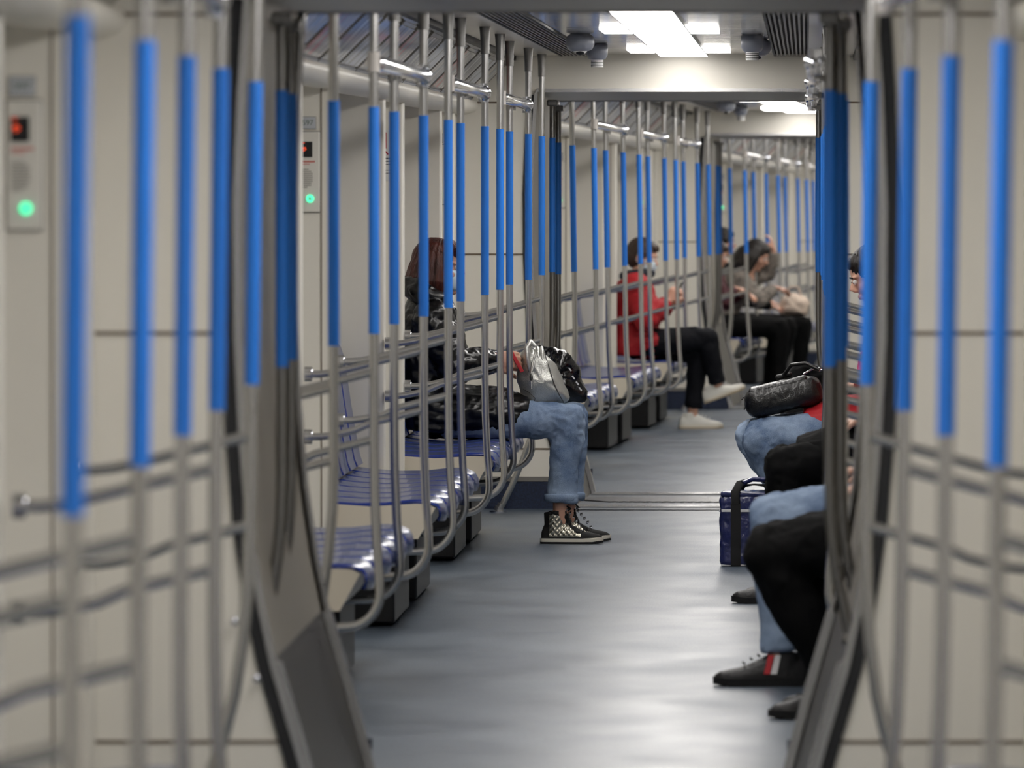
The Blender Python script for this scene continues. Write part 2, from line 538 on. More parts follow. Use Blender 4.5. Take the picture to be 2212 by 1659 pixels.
# ---- doors
def door_proto():
    o = MB()
    for s in (-1, 1):
        o.box((0, s * .335, .96), (.03, .655, 1.9), M['wall'], bev=.01)
    d = o.obj('door_1')
    d['kind'] = 'structure'
    for s in (-1, 1):
        g = MB(); g.box((.016, s * .31, 1.30), (.006, .36, .78), M['glass_dark'], bev=.003); part('window_pane', g, None, d)
        g = MB(); g.box((.012, s * .31, 1.30), (.010, .40, .82), M['rubber'], bev=.004); part('window_seal', g, None, d)
    g = MB(); g.box((.0, 0, .96), (.034, .014, 1.9), M['rubber']); part('door_seal', g, None, d)
    return d
dpz = door_proto(); cnt = 0
for k in range(4):
    for sd in (-1, 1):
        for (a, b) in DOORS:
            cnt += 1
            d = dpz if cnt == 1 else dup(dpz)
            d.name = 'door_%d' % cnt
            d.matrix_world = at(k, CW + .02, (a + b) / 2, 0, sd) @ Matrix.Diagonal((1, (b - a) / 1.33, 1, 1))
# ------------------------------------------------------------------ poles
PX = .66
def add_rails(root):
    """two end-screen rails from the pole to the pillar, written from the pole at x=0 outward to -x"""
    for (zp, zf) in ((1.008, .93), (.815, .727)):
        r = MB()
        pts = [(0, 0, zp), (-.05, 0, zp - .013), (-.11, 0, zp - .028), (-.17, 0, zp - .043), (-.22, 0, zf + .022), (-.26, 0, zf + .012), (-.30, 0, zf + .004), (-.335, 0, zf), (-(PF - PX) + .018, 0, zf)]
        r.tube(pts, .0125, M['steel'], 10)
        o = part('guard_rail', r, None, root)
        f = MB(); f.cyl((-(PF - PX) + .028, 0, zf), (-(PF - PX) + .004, 0, zf), .024, M['steel'], 16)
        f.ball((-(PF - PX) + .024, 0, zf + .0), .017, M['chrome'], scale=(.7, 1, 1), segs=12)
        part('wall_flange', f, None, o)
def pole_proto(kind, rails):
    t = thing('grab_pole', '', 'handrail')
    p = MB()
    top = HC - .01
    if kind == 'bench':
        pts = [(0, 0, top), (0, 0, 1.2), (0, 0, .80), (.002, 0, .66), (.008, 0, .52), (.015, 0, .43), (.017, 0, .375)]
        for i in range(1, 9):
            a = i / 8 * PI / 2 * .96
            pts.append((.017 - .095 * (1 - math.cos(a)), 0, .375 - .10 * math.sin(a)))
        pts += [(-.13, 0, .272), (-.24, 0, .270)]
    elif kind == 'end':
        pts = [(0, 0, top), (0, 0, 1.2), (0, 0, .80), (-.004, 0, .68), (-.013, 0, .57), (-.030, 0, .45), (-.056, 0, .345), (-.093, 0, .24), (-.14, 0, .13), (-.205, 0, .0)]
    else:
        pts = [(0, 0, top - .22), (0, 0, 1.2), (0, 0, .86), (-.003, 0, .76), (-.010, 0, .68), (-.022, 0, .60), (-.040, 0, .52), (-.05, 0, .48)]
    p.tube(pts, .0141, M['steel'] if kind != 'gang' else M['steel_dark'], 14, ref=(0, 1, 0))  # gangway tubes get darker steel: the tunnel's shade put into the colour
    part('pole_tube', p, None, t)
    g = MB(); g.cyl((0, 0, 1.117), (0, 0, 1.767), .0158, M['blue'], 18); part('grip_sleeve', g, None, t)
    s = MB()
    if kind == 'gang':
        s.box((0, 0, top - .21), (.05, .05, .03), M['steel_dark'], bev=.006)
        part('top_bracket', s, None, t)
        s = MB(); s.ball((-.05, 0, .475), .021, M['steel'], segs=12, scale=(1, 1, 1.2)); s.ball((-.040, -.022, .475), .009, M['chrome'], segs=10)
        part('foot_bolt', s, None, t)
    else:
        s.tube([(0, 0, top - .10), (0, 0, top - .05), (0, 0, top - .02), (0, 0, HC)], [.0168, .0175, .019, .022], M['steel_dark'], 16)
        part('ceiling_socket', s, None, t)
    if kind == 'end':
        s = MB(); s.cyl((-.205, 0, 0.001), (-.205, 0, .010), .042, M['chrome'], 20); s.cyl((-.205, 0, .01), (-.198, 0, .03), .022, M['steel'], 16)
        s.cyl((-.190, 0, .045), (-.201, 0, .012), .0178, M['steel'], 16)
        part('floor_flange', s, None, t)
    if rails: add_rails(t)
    return t
P_BR = pole_proto('bench', True); P_BM = pole_proto('bench', False); P_END = pole_proto('end', True); P_G = pole_proto('gang', False)
ORD = ['first', 'second', 'third']
def pole_at(proto, k, sd, y, label, group, x=PX):
    place(proto, at(k, x, y, 0, sd, LEAN[k]), label, group)
for k in range(4):
    for sd in (-1, 1):
        if sd > 0 and k > 1: continue
        S = 'left' if sd < 0 else 'right'
        grp = 'blue-sleeved poles along the %s benches of the %s' % (S, CARN[k])
        if k > 0:
            pole_at(P_END, k, sd, 1.86, 'blue-sleeved pole by the entry doors, %s aisle edge, near end of the %s' % (S, CARN[k]), grp, PX + .015)
        off = -.5 if k == 0 else 0
        for bi, ys in enumerate(((3.48, 4.95, 6.30), (8.0, 9.42, 11.0), (12.45, 14.0, 15.58))):
            for j, y in enumerate(ys):
                if k == 0 and y < (10.9 if sd < 0 else 12): continue
                if k == 0: y = {11.0: 11.0, 12.45: 12.72, 14.0: 14.15, 15.58: 15.58}[y]
                w = ['railed pole at the near end', 'plain pole at the middle', 'railed pole at the far end'][j]
                pole_at(P_BM if j == 1 else P_BR, k, sd, y + off, 'blue-sleeved %s of the %s %s bench in the %s' % (w, ORD[bi], S, CARN[k]), grp, PX + (.022 if j == 1 and k else 0) - (.012 if k == 0 and sd > 0 else 0))
        pole_at(P_END, k, sd, 17.3 + off * .75, 'blue-sleeved railed pole by the last doors, %s side, far end of the %s' % (S, CARN[k]), grp)
for g in range(3):
    for sd in (-1, 1):
        if sd > 0 and g > 1: continue
        S = 'left' if sd < 0 else 'right'
        G = ['nearest', 'second', 'third'][g]
        o = place(P_G, CM[g] @ Matrix.Translation((-.65 if sd < 0 else .637, L - .42, 0)) @ side_m(sd), 'shade-darkened blue-sleeved pole on the %s side of the %s gangway, its near pole' % (S, G), 'poles inside the gangways')
        o = place(P_G, CM[g + 1] @ Matrix.Translation((sd * ((.68 if sd < 0 else .662) if g == 0 else .65), .28, 0)) @ side_m(sd), 'shade-darkened blue-sleeved pole on the %s side of the %s gangway, its far pole' % (S, G), 'poles inside the gangways')

# overhead bars
def bar_proto():
    t = thing('overhead_bar', '', 'handrail')
    b = MB()
    b.tube([(0, -1.36, 0), (0, -1.26, 0), (0, -1.22, 0), (0, 1.28, 0), (0, 1.34, 0)], [.012, .021, .0235, .0235, .019], M['chrome'], 20); part('bar_tube', b, None, t)
    e = MB(); e.tube([(0, -1.43, 0), (0, -1.40, 0), (0, -1.35, 0)], [.022, .020, .0125], M['white_fit'], 16)
    e.cyl((0, -1.42, -.028), (0, -1.42, .028), .0185, M['white_fit'], 18); part('clamp', e, None, t)
    e = MB(); e.ball((0, 1.37, -.002), .030, M['chrome'], segs=20, scale=(1, 1.1, 1)); e.cyl((0, 1.38, -.036), (0, 1.38, .036), .020, M['chrome'], 18)
    part('end_knob', e, None, t)
    e = MB(); e.cyl((-.02, .08, -.038), (-.02, .08, -.018), .021, M['steel_dark'], 18); part('collar', e, None, t)
    return t
bp_ = bar_proto()
for k in range(4):
    for sd in (-1, 1):
        if sd > 0 and k > 1: continue
        for bi, (a, b) in enumerate(BENCH):
            if k == 0 and bi < 2: continue
            S = 'left' if sd < 0 else 'right'
            yc = (3.48 + 6.30, 8.0 + 11.0, 12.45 + 15.58)[bi] / 2 - (.5 if k == 0 else 0)
            o = place(bp_, CM[k] @ Matrix.Translation((sd * (PX if sd < 0 else .60), yc, 1.895)) @ side_m(sd), 'chrome overhead bar above the %s %s bench of the %s' % (ORD[bi], S, CARN[k]), 'chrome overhead bars')

# ------------------------------------------------------------------ benches
def seat_meshes():
    W = .43
    prof = [(-1.13, .455), (-1.05, .445), (-.95, .439), (-.85, .441), (-.76, .452), (-.70, .454), (-.663, .440), (-.648, .420), (-.643, .395), (-.650, .372)]
    def shell(prof, W, thick, dish, crown=0.0):
        m = MB(); nu = 10
        top, bot = [], []
        for pi, (x, z) in enumerate(prof):
            a = prof[max(pi - 1, 0)]; c = prof[min(pi + 1, len(prof) - 1)]
            t = Vector((c[0] - a[0], c[1] - a[1])).normalized(); n = Vector((-t.y, t.x))
            if n.y < 0 and abs(n.y) > .4: n = -n
            if abs(n.y) <= .4 and n.x < 0: n = -n
            f = pi / (len(prof) - 1)
            wf = 1 - .30 * max(0, (f - .55) / .45) ** 2 - .12 * max(0, (.12 - f) / .12) ** 2
            r1, r2 = [], []
            for j in range(nu + 1):
                v = -1 + 2 * j / nu
                d = dish * (abs(v) ** 3) * (1 - f) - .022 * v * v * max(0, (f - .45) / .55) * crown - (.006 if abs(v) > .97 else 0)
                r1.append((x + n.x * d, v * W / 2 * wf, z + n.y * d))
                r2.append((x - n.x * thick, v * W / 2 * wf * .97, z - n.y * thick))
            top.append(r1); bot.append(r2)
        rings = [a + b[::-1] for a, b in zip(top, bot)]
        m.loft(rings, M['seat'], closed=True)
        ip = m.mi(M['seat_glare'])
        for f in m.bm.faces:
            c = f.calc_center_median()
            if abs(c.y) < W * .36: f.material_index = ip
        return m
    seat = shell(prof, W, .014, .008, 1.0)
    bprof = [(-1.10, .470), (-1.112, .50), (-1.13, .60), (-1.146, .70), (-1.160, .80), (-1.172, .88), (-1.184, .92), (-1.20, .94), (-1.222, .94)]
    back = shell(bprof, W, .012, .007)
    return seat.mesh('seat'), back.mesh('backrest')
SEAT, BACK = seat_meshes()
def bench_proto(backs=True, Lb=3.0, n=7):
    t = thing('bench', '', 'bench')
    p = Lb / n
    for i in range(n):
        y = -Lb / 2 + p * (i + .5)
        mkobj('seat', SEAT, t, (0, y, 0))
        if backs: mkobj('backrest', BACK, t, (0, y, 0))
    c = [(-1.20, .456), (-1.05, .440), (-.90, .430), (-.74, .440), (-.70, .438), (-.675, .425), (-.735, .318), (-1.20, .318)]
    for s in (-1, 1):
        m = MB()
        y0 = s * (Lb / 2); y1 = s * (Lb / 2 - .02)
        m.loft([[(x, y0, z) for x, z in c], [(x, y1, z) for x, z in c]], M['cheek'], smooth=False)
        part('end_panel', m, None, t)
    m = MB()
    m.box((-.97, 0, .385), (.44, Lb - .06, .09), M['grey_trim'])
    m.loft([[(-.70, y, .42), (-.74, y, .322), (-.76, y, .322), (-.73, y, .42)] for y in (-Lb / 2 + .02, Lb / 2 - .02)], M['grey_trim'], smooth=False)
    part('underframe', m, None, t)
    m = MB(); m.box((-1.222, 0, .55), (.03, Lb - .06, .35), M['cheek']); part('rear_panel', m, None, t) if backs else None
    for y in (-Lb / 4 - .01, Lb / 4 + .01):
        m = MB(); m.box((-1.02, y, .165), (.38, Lb / 2 - .52, .31), M['box'], bev=.01); part('heater_box', m, None, t)
    for y in (-.16, .16):
        m = MB(); m.box((-.90, y, .17), (.05, .05, .34), M['steel_dark'], bev=.006); part('support_leg', m, None, t)
    return t
bn = bench_proto(); bn0 = bench_proto(False); bn6 = bench_proto(True, 2.60, 6)
for k in range(4):
    for sd in (-1, 1):
        if sd > 0 and k > 1: continue
        for bi, (a, b) in enumerate(BENCH):
            if k == 0 and bi < 2: continue
            S = 'left' if sd < 0 else 'right'
            place(bn0 if k == 0 else bn6 if bi == 0 else bn, at(k, .028, (a + b) / 2 - (.62 if k == 0 else 0), 0, sd), 'moulded blue plastic seat bench, %s on the %s side of the %s' % (ORD[bi], S, CARN[k]), 'blue seat benches')

# ------------------------------------------------------------------ poster frames above the windows
def poster_proto(i):
    t = thing('poster_frame', '', 'poster')
    # plane between (-1.015,1.945) and (-.83,2.165): local u up the slope
    a = Vector((-1.012, 0, 1.948)); c = Vector((-.835, 0, 2.125)); d = (c - a); n = Vector((d.z, 0, -d.x)).normalized()
    W = 1.0
    def pt(u, y, o): return a + d * u + Vector((0, y, 0)) + n * o
    def slab(u0, u1, y0, y1, o0, o1, m):
        b = MB()
        rings = [[pt(u, y, o) for (y, o) in ((y0, o0), (y1, o0), (y1, o1), (y0, o1))] for u in (u0, u1)]
        b.loft(rings, m, smooth=False); return b
    part('poster', slab(.08, .92, -.44, .44, .006, .010, POST[i]), None, t)
    part('cover', slab(.02, .98, -.485, .485, .001, .005, M['acrylic']), None, t).name = 'backing_panel'
    b = slab(.0, .04, -.49, .49, .0, .012, M['grey_plastic'])
    for s in (-1, 1):
        y = s * .485
        rings = [[pt(u, yy, o) for (yy, o) in ((y - .006, 0), (y + .006, 0), (y + .006, .011), (y - .006, .011))] for u in (0, 1)]
        b.loft(rings, M['vent'], smooth=False)
    part('frame', b, None, t)
    return t
PP = [poster_proto(i) for i in range(4)]
NTH = 'first second third fourth fifth sixth seventh eighth ninth tenth eleventh twelfth thirteenth fourteenth fifteenth sixteenth'.split()
pcn = ['grey and blue', 'pale with red', 'white and dark', 'light blue']
for k in range(4):
    for sd in (-1, 1):
        if k == 0 or (sd > 0): continue
        S = 'left' if sd < 0 else 'right'
        for j in range(16):
            y = END_A + .55 + j * 1.03
            i = (j * 3 + k) % 4
            place(PP[i], at(k, 0, y, 0, sd), '%s advert in slanted frame, %s from the near end, %s wall, %s' % (pcn[i], NTH[j], S, CARN[k]), 'slanted advert frames over the walls')

# ------------------------------------------------------------------ intercom panels, number plates, signs
def intercom_proto():
    t = thing('intercom_panel', '', 'intercom')
    b = MB(); b.box((0, -.004, 0), (.075, .008, .275), M['plate'], bev=.003); part('plate', b, None, t)
    b = MB(); b.box((0, -.0022, 0), (.080, .004, .281), M['grey_print'], bev=.002); part('plate_border', b, None, t)
    b = MB(); b.box((-.008, -.009, .077), (.040, .004, .053), M['black'], bev=.001); s = part('screen', b, None, t)
    b = MB()
    b.box((-.016, -.0115, .082), (.012, .002, .004), M['red_led']); b.box((-.020, -.0115, .080), (.007, .002, .007), M['red_led'], rot=Matrix.Rotation(.78, 3, 'Y'))
    b.box((-.014, -.0115, .074), (.013, .002, .003), M['red_led'], rot=Matrix.Rotation(-.6, 3, 'Y')); b.box((-.02, -.0115, .099), (.011, .002, .003), M['red_led'])
    part('red_symbol', b, None, s)
    b = MB()
    for i, w in enumerate((.052, .036)):
        for q in range(int(w / .006)):
            b.box((-.027 + .006 * q + .003, -.0085, .035 - i * .009), (.0042, .001, .006 if i == 0 else .003), M['red_print'])
    part('red_lettering', b, None, t)
    b = MB()
    for i, w in enumerate((.030, .036, .042, .043, .044, .043, .042, .040, .036, .026)):
        for q in range(int(w / .0045)):
            b.box((-.027 + .0045 * q + .002, -.0085, .008 - i * .0068), (.0034, .001, .0028), M['grey_print'])
    part('grey_lettering', b, None, t)
    b = MB(); b.cyl((.004, -.007, -.092), (.004, -.013, -.092), .0135, M['green_led'], 24); r = part('call_button', b, None, t)
    b = MB(); b.cyl((.004, -.0125, -.092), (.004, -.0145, -.092), .0042, M['grey_plastic'], 16); part('button_centre', b, None, r)
    return t
ip = intercom_proto()
npz = thing('number_plate', '', 'sign')
b = MB(); b.box((0, -.003, 0), (.054, .006, .040), M['number_plate'], bev=.001); part('plate', b, None, npz)
b = MB(); b.box((0, -.0015, 0), (.058, .003, .044), M['grey_print'], bev=.001); part('border', b, None, npz)
me = text_mesh('597', .026); me.materials.append(mat('plate_digits', srgb(100, 118, 108), .6))
tx = mkobj('digits', me, npz, (0, -.0065, 0)); tx.rotation_euler = (PI / 2, 0, 0)
for k in range(4):
    for (y, w) in ((7.78, 'before the second bench'), (16.82, 'by the last doors')):
        if k == 0 and y < 10: continue
        zc = 1.587
        xl = -1.145 if k == 0 else -1.128 if y < 10 else -1.125
        mw = CM[k] @ Matrix.Translation((xl, y - .0005, zc))
        place(ip, mw, 'pale intercom panel with green ring button %s, %s' % (w, CARN[k]), 'intercom panels')
        place(npz, CM[k] @ Matrix.Translation((xl - .004, y - .0005, 1.755)), 'small number plate 597 above the intercom panel %s, %s' % (w, CARN[k]), 'carriage number plates')
# do-not-lean sign
sg = thing('door_warning_sign', 'white warning sign with red and black pictogram on a pillar beside the seated woman', 'sign')
b = MB(); b.box((0, -.002, 0), (.10, .004, .205), M['white_plastic'], bev=.001); part('sign_board', b, None, sg)
b = MB()
b.box((-.005, -.0048, .06), (.006, .0015, .065), mat('sign_red', srgb(170, 30, 45), .5)); b.box((-.012, -.0048, .022), (.006, .0015, .05), None, rot=Matrix.Rotation(-.75, 3, 'Y'))
b.box((-.033, -.0048, .055), (.005, .0015, .02), M['dark_print'], rot=Matrix.Rotation(-.5, 3, 'Y')); b.box((-.025, -.0052, .030), (.010, .0015, .028), M['dark_print'], rot=Matrix.Rotation(-.9, 3, 'Y'))
b.box((-.025, -.0048, .092), (.03, .0015, .003), M['grey_print'])
part('pictogram', b, None, sg)
b = MB()
for i, w in enumerate((.06, .07, .066, .03, .07, .07)):
    for q in range(int(w / .008)):
        b.box((-.04 + .008 * q + .003, -.0045, -.012 - i * .012), (.006, .001, .004 if i < 2 else .003), M['dark_print'])
part('lettering', b, None, sg)
sg.matrix_world = CM[1] @ Matrix.Translation((-1.115, 12.399, 1.66))

# ------------------------------------------------------------------ ceiling devices
def dome_proto():
    t = thing('dome_camera', '', 'camera')
    b = MB(); b.tube([(0, 0, 0), (0, 0, -.012), (0, 0, -.045), (0, 0, -.062), (0, 0, -.070)], [.040, .056, .058, .050, .034], M['grey_plastic'], 28); part('housing', b, None, t)
    b = MB(); b.ball((0, 0, -.064), .030, M['white_plastic'], scale=(1, 1, .7), segs=20); l = part('dome', b, None, t)
    b = MB(); b.ball((0, -.006, -.070), .022, M['black'], scale=(1, 1, .75), segs=16); part('lens', b, None, l)
    return t
def smoke_proto():
    t = thing('smoke_detector', '', 'detector')
    b = MB(); b.tube([(0, 0, 0), (0, 0, -.004), (0, 0, -.05), (0, 0, -.066), (0, 0, -.072)], [.040, .046, .046, .038, .026], M['grey_plastic'], 28); part('housing', b, None, t)
    b = MB(); b.cyl((0, 0, -.07), (0, 0, -.104), .0265, M['white_plastic'], 24); c = part('sensor_head', b, None, t)
    b = MB()
    for z in (-.077, -.084, -.095): b.cyl((0, 0, z - .0014), (0, 0, z + .0014), .0272, M['black'], 24)
    part('slots', b, None, c)
    return t
dp, sp = dome_proto(), smoke_proto()
for k in (1, 2, 3):
    for (pr, x, y, nm) in ((dp, -.345, 12.75, 'left of the lamp, the nearer one'), (sp, -.335, 14.9, 'left of the lamp, the farther one'),
                           (sp, .355, 13.0, 'right of the lamp, the nearer one'), (dp, .37, 13.9, 'right of the lamp, the farther one')):
        if k == 3 and x > 0: continue
        if k == 2 and x > 0: continue
        place(pr, CM[k] @ Matrix.Translation((x, y, HC + .002)), '%s %s, %s ceiling' % ('grey dome camera' if pr is dp else 'white smoke detector', nm, CARN[k]))
# wall-level screws and portal bolts
for i, (x, z) in enumerate(((-.705, .56), (-.655, .43))):
    b = MB(); b.ball((0, 0, 0), .010, M['chrome'], segs=12, scale=(1, .6, 1))
    o = b.obj('trim_bolt'); o['kind'] = 'structure'
    o.matrix_world = CM[0] @ Matrix.Translation((x - .03, END_B - .03, z))

# ------------------------------------------------------------------ camera, light, view
cam = bpy.data.cameras.new('camera'); co = bpy.data.objects.new('camera', cam); COL.objects.link(co)
co.location = (0, 0, 1.55)
co.rotation_euler = (PI / 2 - math.atan(435 / 16400), 0, 0)
cam.sensor_width = 36; cam.lens = 16400 / 2212 * 36
cam.clip_end = 200; cam.clip_start = .1
cam.dof.use_dof = True; cam.dof.focus_distance = 32.0; cam.dof.aperture_fstop = 7.2
SC.camera = co
w = bpy.data.worlds.new('World'); SC.world = w; w.use_nodes = True
w.node_tree.nodes['Background'].inputs[0].default_value = (.02, .02, .022, 1)
w.node_tree.nodes['Background'].inputs[1].default_value = 1.0
SC.view_settings.view_transform = 'Standard'; SC.view_settings.look = 'None'
SC.view_settings.gamma = 1; SC.view_settings.exposure = 0.0; SC.view_settings.use_curve_mapping = False
SC.cycles.max_bounces = 7; SC.cycles.diffuse_bounces = 4; SC.cycles.glossy_bounces = 3; SC.cycles.transmission_bounces = 2
SC.cycles.use_denoising = True
SC.cycles.use_adaptive_sampling = True; SC.cycles.adaptive_threshold = .06; SC.cycles.adaptive_min_samples = 12
# ------------------------------------------------------------------ people
M['skin'] = mat('skin', srgb(205, 158, 135), 0.5, noise_scale=20, noise_amt=.06)
M['eye_white'] = mat('eye_white', srgb(225, 222, 218), 0.3)
M['iris'] = mat('iris', srgb(50, 38, 28), 0.2)
M['hair_red'] = mat('auburn_hair', srgb(72, 28, 18), 0.42, noise_scale=40, noise_amt=.5, stretch=(1, 1, .08), bump=.6, bump_scale=140)
M['hair_dark'] = mat('dark_hair', srgb(34, 28, 24), 0.45, bump=.5, bump_scale=140, stretch=(1, 1, .1))
M['hair_brown'] = mat('brown_hair', srgb(62, 46, 36), 0.5, bump=.5, bump_scale=140, stretch=(1, 1, .1))
M['mask'] = mat('surgical_mask', srgb(214, 230, 240), 0.6)
M['coat_gloss'] = mat('glossy_black_nylon', srgb(6, 6, 8), 0.34, coat=.1, bump=.35, bump_scale=16, stretch=(1, 1, 2.2))
M['black_cloth'] = mat('black_cloth', srgb(5, 5, 6), 0.85, spec=.2, bump=.3, bump_scale=20)
M['dark_trouser'] = mat('dark_navy_cloth', srgb(11, 13, 20), 0.8, spec=.25, bump=.3, bump_scale=20)
M['red_coat'] = mat('red_cloth', srgb(178, 22, 34), 0.65, bump=.4, bump_scale=18)
M['maroon'] = mat('maroon_cloth', srgb(74, 24, 34), 0.7, bump=.4, bump_scale=18)
M['grey_jacket'] = mat('grey_speckled_knit', srgb(128, 120, 112), 0.8, noise_scale=30, noise_amt=.55, bump=.5, bump_scale=50)
M['cream'] = mat('cream_fur', srgb(228, 208, 190), 0.9, noise_scale=35, noise_amt=.18, bump=1.0, bump_scale=90)
M['scarf'] = mat('navy_scarf', srgb(34, 38, 52), 0.8)
M['silver'] = mat('silver_leather', srgb(205, 205, 200), 0.30, 0.7, bump=.25, bump_scale=220)
M['silver_dark'] = mat('silver_seam', srgb(90, 90, 88), 0.45, 0.4)
M['plastic_bag'] = mat('black_plastic_bag', srgb(12, 12, 13), 0.16, coat=.6, bump=.9, bump_scale=26)
M['leather'] = mat('black_leather', srgb(8, 8, 9), 0.33, coat=.2, bump=.35, bump_scale=240)
M['navy_bag'] = mat('navy_bag_vinyl', srgb(26, 34, 88), 0.3, coat=.4, bump=.6, bump_scale=24)
M['strap'] = mat('black_webbing', srgb(18, 18, 20), 0.8)
M['white_pipe'] = mat('white_piping', srgb(205, 205, 208), 0.5)
M['shoe_black'] = mat('black_suede', srgb(14, 14, 15), 0.8)
M['shoe_silver'] = mat('quilted_pewter_leather', srgb(178, 174, 160), 0.26, 0.85)
M['sole_white'] = mat('cream_midsole', srgb(222, 216, 202), 0.6)
M['shoe_white'] = mat('white_sneaker_leather', srgb(220, 218, 210), 0.5)
M['gum'] = mat('tan_sole', srgb(176, 160, 132), 0.6)
M['shoe_grey'] = mat('dark_grey_shoe', srgb(24, 23, 25), 0.5, bump=.3, bump_scale=120)
M['phone'] = mat('phone_black', srgb(18, 18, 20), 0.2)
M['phone_red'] = mat('phone_case_red', srgb(190, 40, 50), 0.4)
def denim(name, c1, c2):
    m = mat(name, srgb(*c1), 0.85, bump=.45, bump_scale=500)
    nt = m.node_tree; b = nt.nodes['Principled BSDF']
    tc = nt.nodes.new('ShaderNodeTexCoord')
    n = nt.nodes.new('ShaderNodeTexNoise'); n.inputs['Scale'].default_value = 6; n.inputs['Detail'].default_value = 6
    n2 = nt.nodes.new('ShaderNodeTexNoise'); n2.inputs['Scale'].default_value = 420; n2.inputs['Detail'].default_value = 2
    nt.links.new(tc.outputs['Object'], n.inputs['Vector']); nt.links.new(tc.outputs['Object'], n2.inputs['Vector'])
    ad = nt.nodes.new('ShaderNodeMath'); ad.operation = 'MULTIPLY_ADD'; ad.inputs[1].default_value = .35
    nt.links.new(n2.outputs['Fac'], ad.inputs[0]); nt.links.new(n.outputs['Fac'], ad.inputs[2])
    r = nt.nodes.new('ShaderNodeValToRGB')
    r.color_ramp.elements[0].position = .50; r.color_ramp.elements[0].color = srgb(*c1)
    r.color_ramp.elements[1].position = .82; r.color_ramp.elements[1].color = srgb(*c2)
    nt.links.new(ad.outputs[0], r.inputs[0]); nt.links.new(r.outputs[0], b.inputs['Base Color'])
    return m
M['denim'] = denim('light_blue_denim', (86, 110, 146), (164, 184, 210))
M['denim2'] = denim('mid_blue_denim', (74, 98, 134), (160, 180, 206))

def push_out(me, fn):
    cos = [v.co.copy() for v in me.vertices]; nor = [v.normal.copy() for v in me.vertices]
    flat = []
    for c, n in zip(cos, nor):
        q = c + n * fn(c); flat += (q.x, q.y, q.z)
    me.vertices.foreach_set('co', flat); me.update()
def remeshed(mb, name, voxel, smooth=4, noise_fn=None, m=None, colour_fn=None):
    me = mb.mesh(name)
    me.materials.clear()
    o = bpy.data.objects.new('tmp_union', me); COL.objects.link(o)
    r = o.modifiers.new('r', 'REMESH'); r.mode = 'VOXEL'; r.voxel_size = voxel; r.use_smooth_shade = True
    if smooth:
        q = o.modifiers.new('s', 'SMOOTH'); q.factor = .5; q.iterations = smooth
    dg = bpy.context.evaluated_depsgraph_get()
    out = bpy.data.meshes.new_from_object(o.evaluated_get(dg)); out.name = name
    bpy.data.objects.remove(o); bpy.data.meshes.remove(me)
    if noise_fn:
        push_out(out, noise_fn)
    out.materials.clear()
    ms = m if isinstance(m, (list, tuple)) else [m]
    for x in ms: out.materials.append(x)
    for p in out.polygons:
        p.use_smooth = True
        if colour_fn: p.material_index = colour_fn(p.center)
    return out

def wrinkle(amp, f, st=(1, 1, 1), seed=0.0):
    def fn(co):
        q = Vector((co.x * st[0] * f + seed, co.y * st[1] * f, co.z * st[2] * f))
        a = noise.noise(q); b = noise.noise(q * 2.1 + Vector((3, 1, 7)))
        return amp * (a + (.5 - abs(b)) * .8 - .1)
    return fn

def frame_m(origin, fwd, up=(0, 0, 1)):
    f = Vector(fwd).normalized(); u = Vector(up); y = u.cross(f).normalized(); z = f.cross(y)
    return Matrix.Translation(origin) @ Matrix(((f.x, y.x, z.x), (f.y, y.y, z.y), (f.z, y.z, z.z))).to_4x4()

def add_head(mb, H, s=1.0):
    """head in its own frame: x forward, z up, centre of the skull"""
    def P(x, y, z): return H @ Vector((x * s, y * s, z * s))
    R = H.to_3x3()
    mb.ball(P(-.012, 0, .022), 1, None, scale=(.097 * s, .076 * s, .090 * s), rot=R, segs=24)
    mb.ball(P(.018, 0, -.018), 1, None, scale=(.070 * s, .064 * s, .082 * s), rot=R, segs=20)
    mb.ball(P(.030, 0, -.078), 1, None, scale=(.048 * s, .046 * s, .034 * s), rot=R, segs=16)
    mb.ball(P(.062, 0, -.100), 1, None, scale=(.020 * s, .022 * s, .016 * s), rot=R, segs=12)
    mb.tube([P(.074, 0, .012), P(.094, 0, -.012), P(.104, 0, -.028)], [.009 * s, .012 * s, .015 * s], None, 10)
    mb.ball(P(.092, .010, -.031), .009 * s, None, segs=8); mb.ball(P(.092, -.010, -.031), .009 * s, None, segs=8)
    mb.ball(P(.082, 0, -.058), 1, None, scale=(.011 * s, .024 * s, .006 * s), rot=R, segs=12)
    mb.ball(P(.080, 0, -.068), 1, None, scale=(.012 * s, .022 * s, .007 * s), rot=R, segs=12)
    for q in (-1, 1):
        mb.ball(P(.072, q * .030, .022), 1, None, scale=(.014 * s, .024 * s, .008 * s), rot=R, segs=12)
        mb.ball(P(.052, q * .044, -.030), 1, None, scale=(.026 * s, .020 * s, .024 * s), rot=R, segs=12)
        mb.ball(P(-.008, q * .078, -.012), 1, None, scale=(.018 * s, .009 * s, .031 * s), rot=R, segs=12)

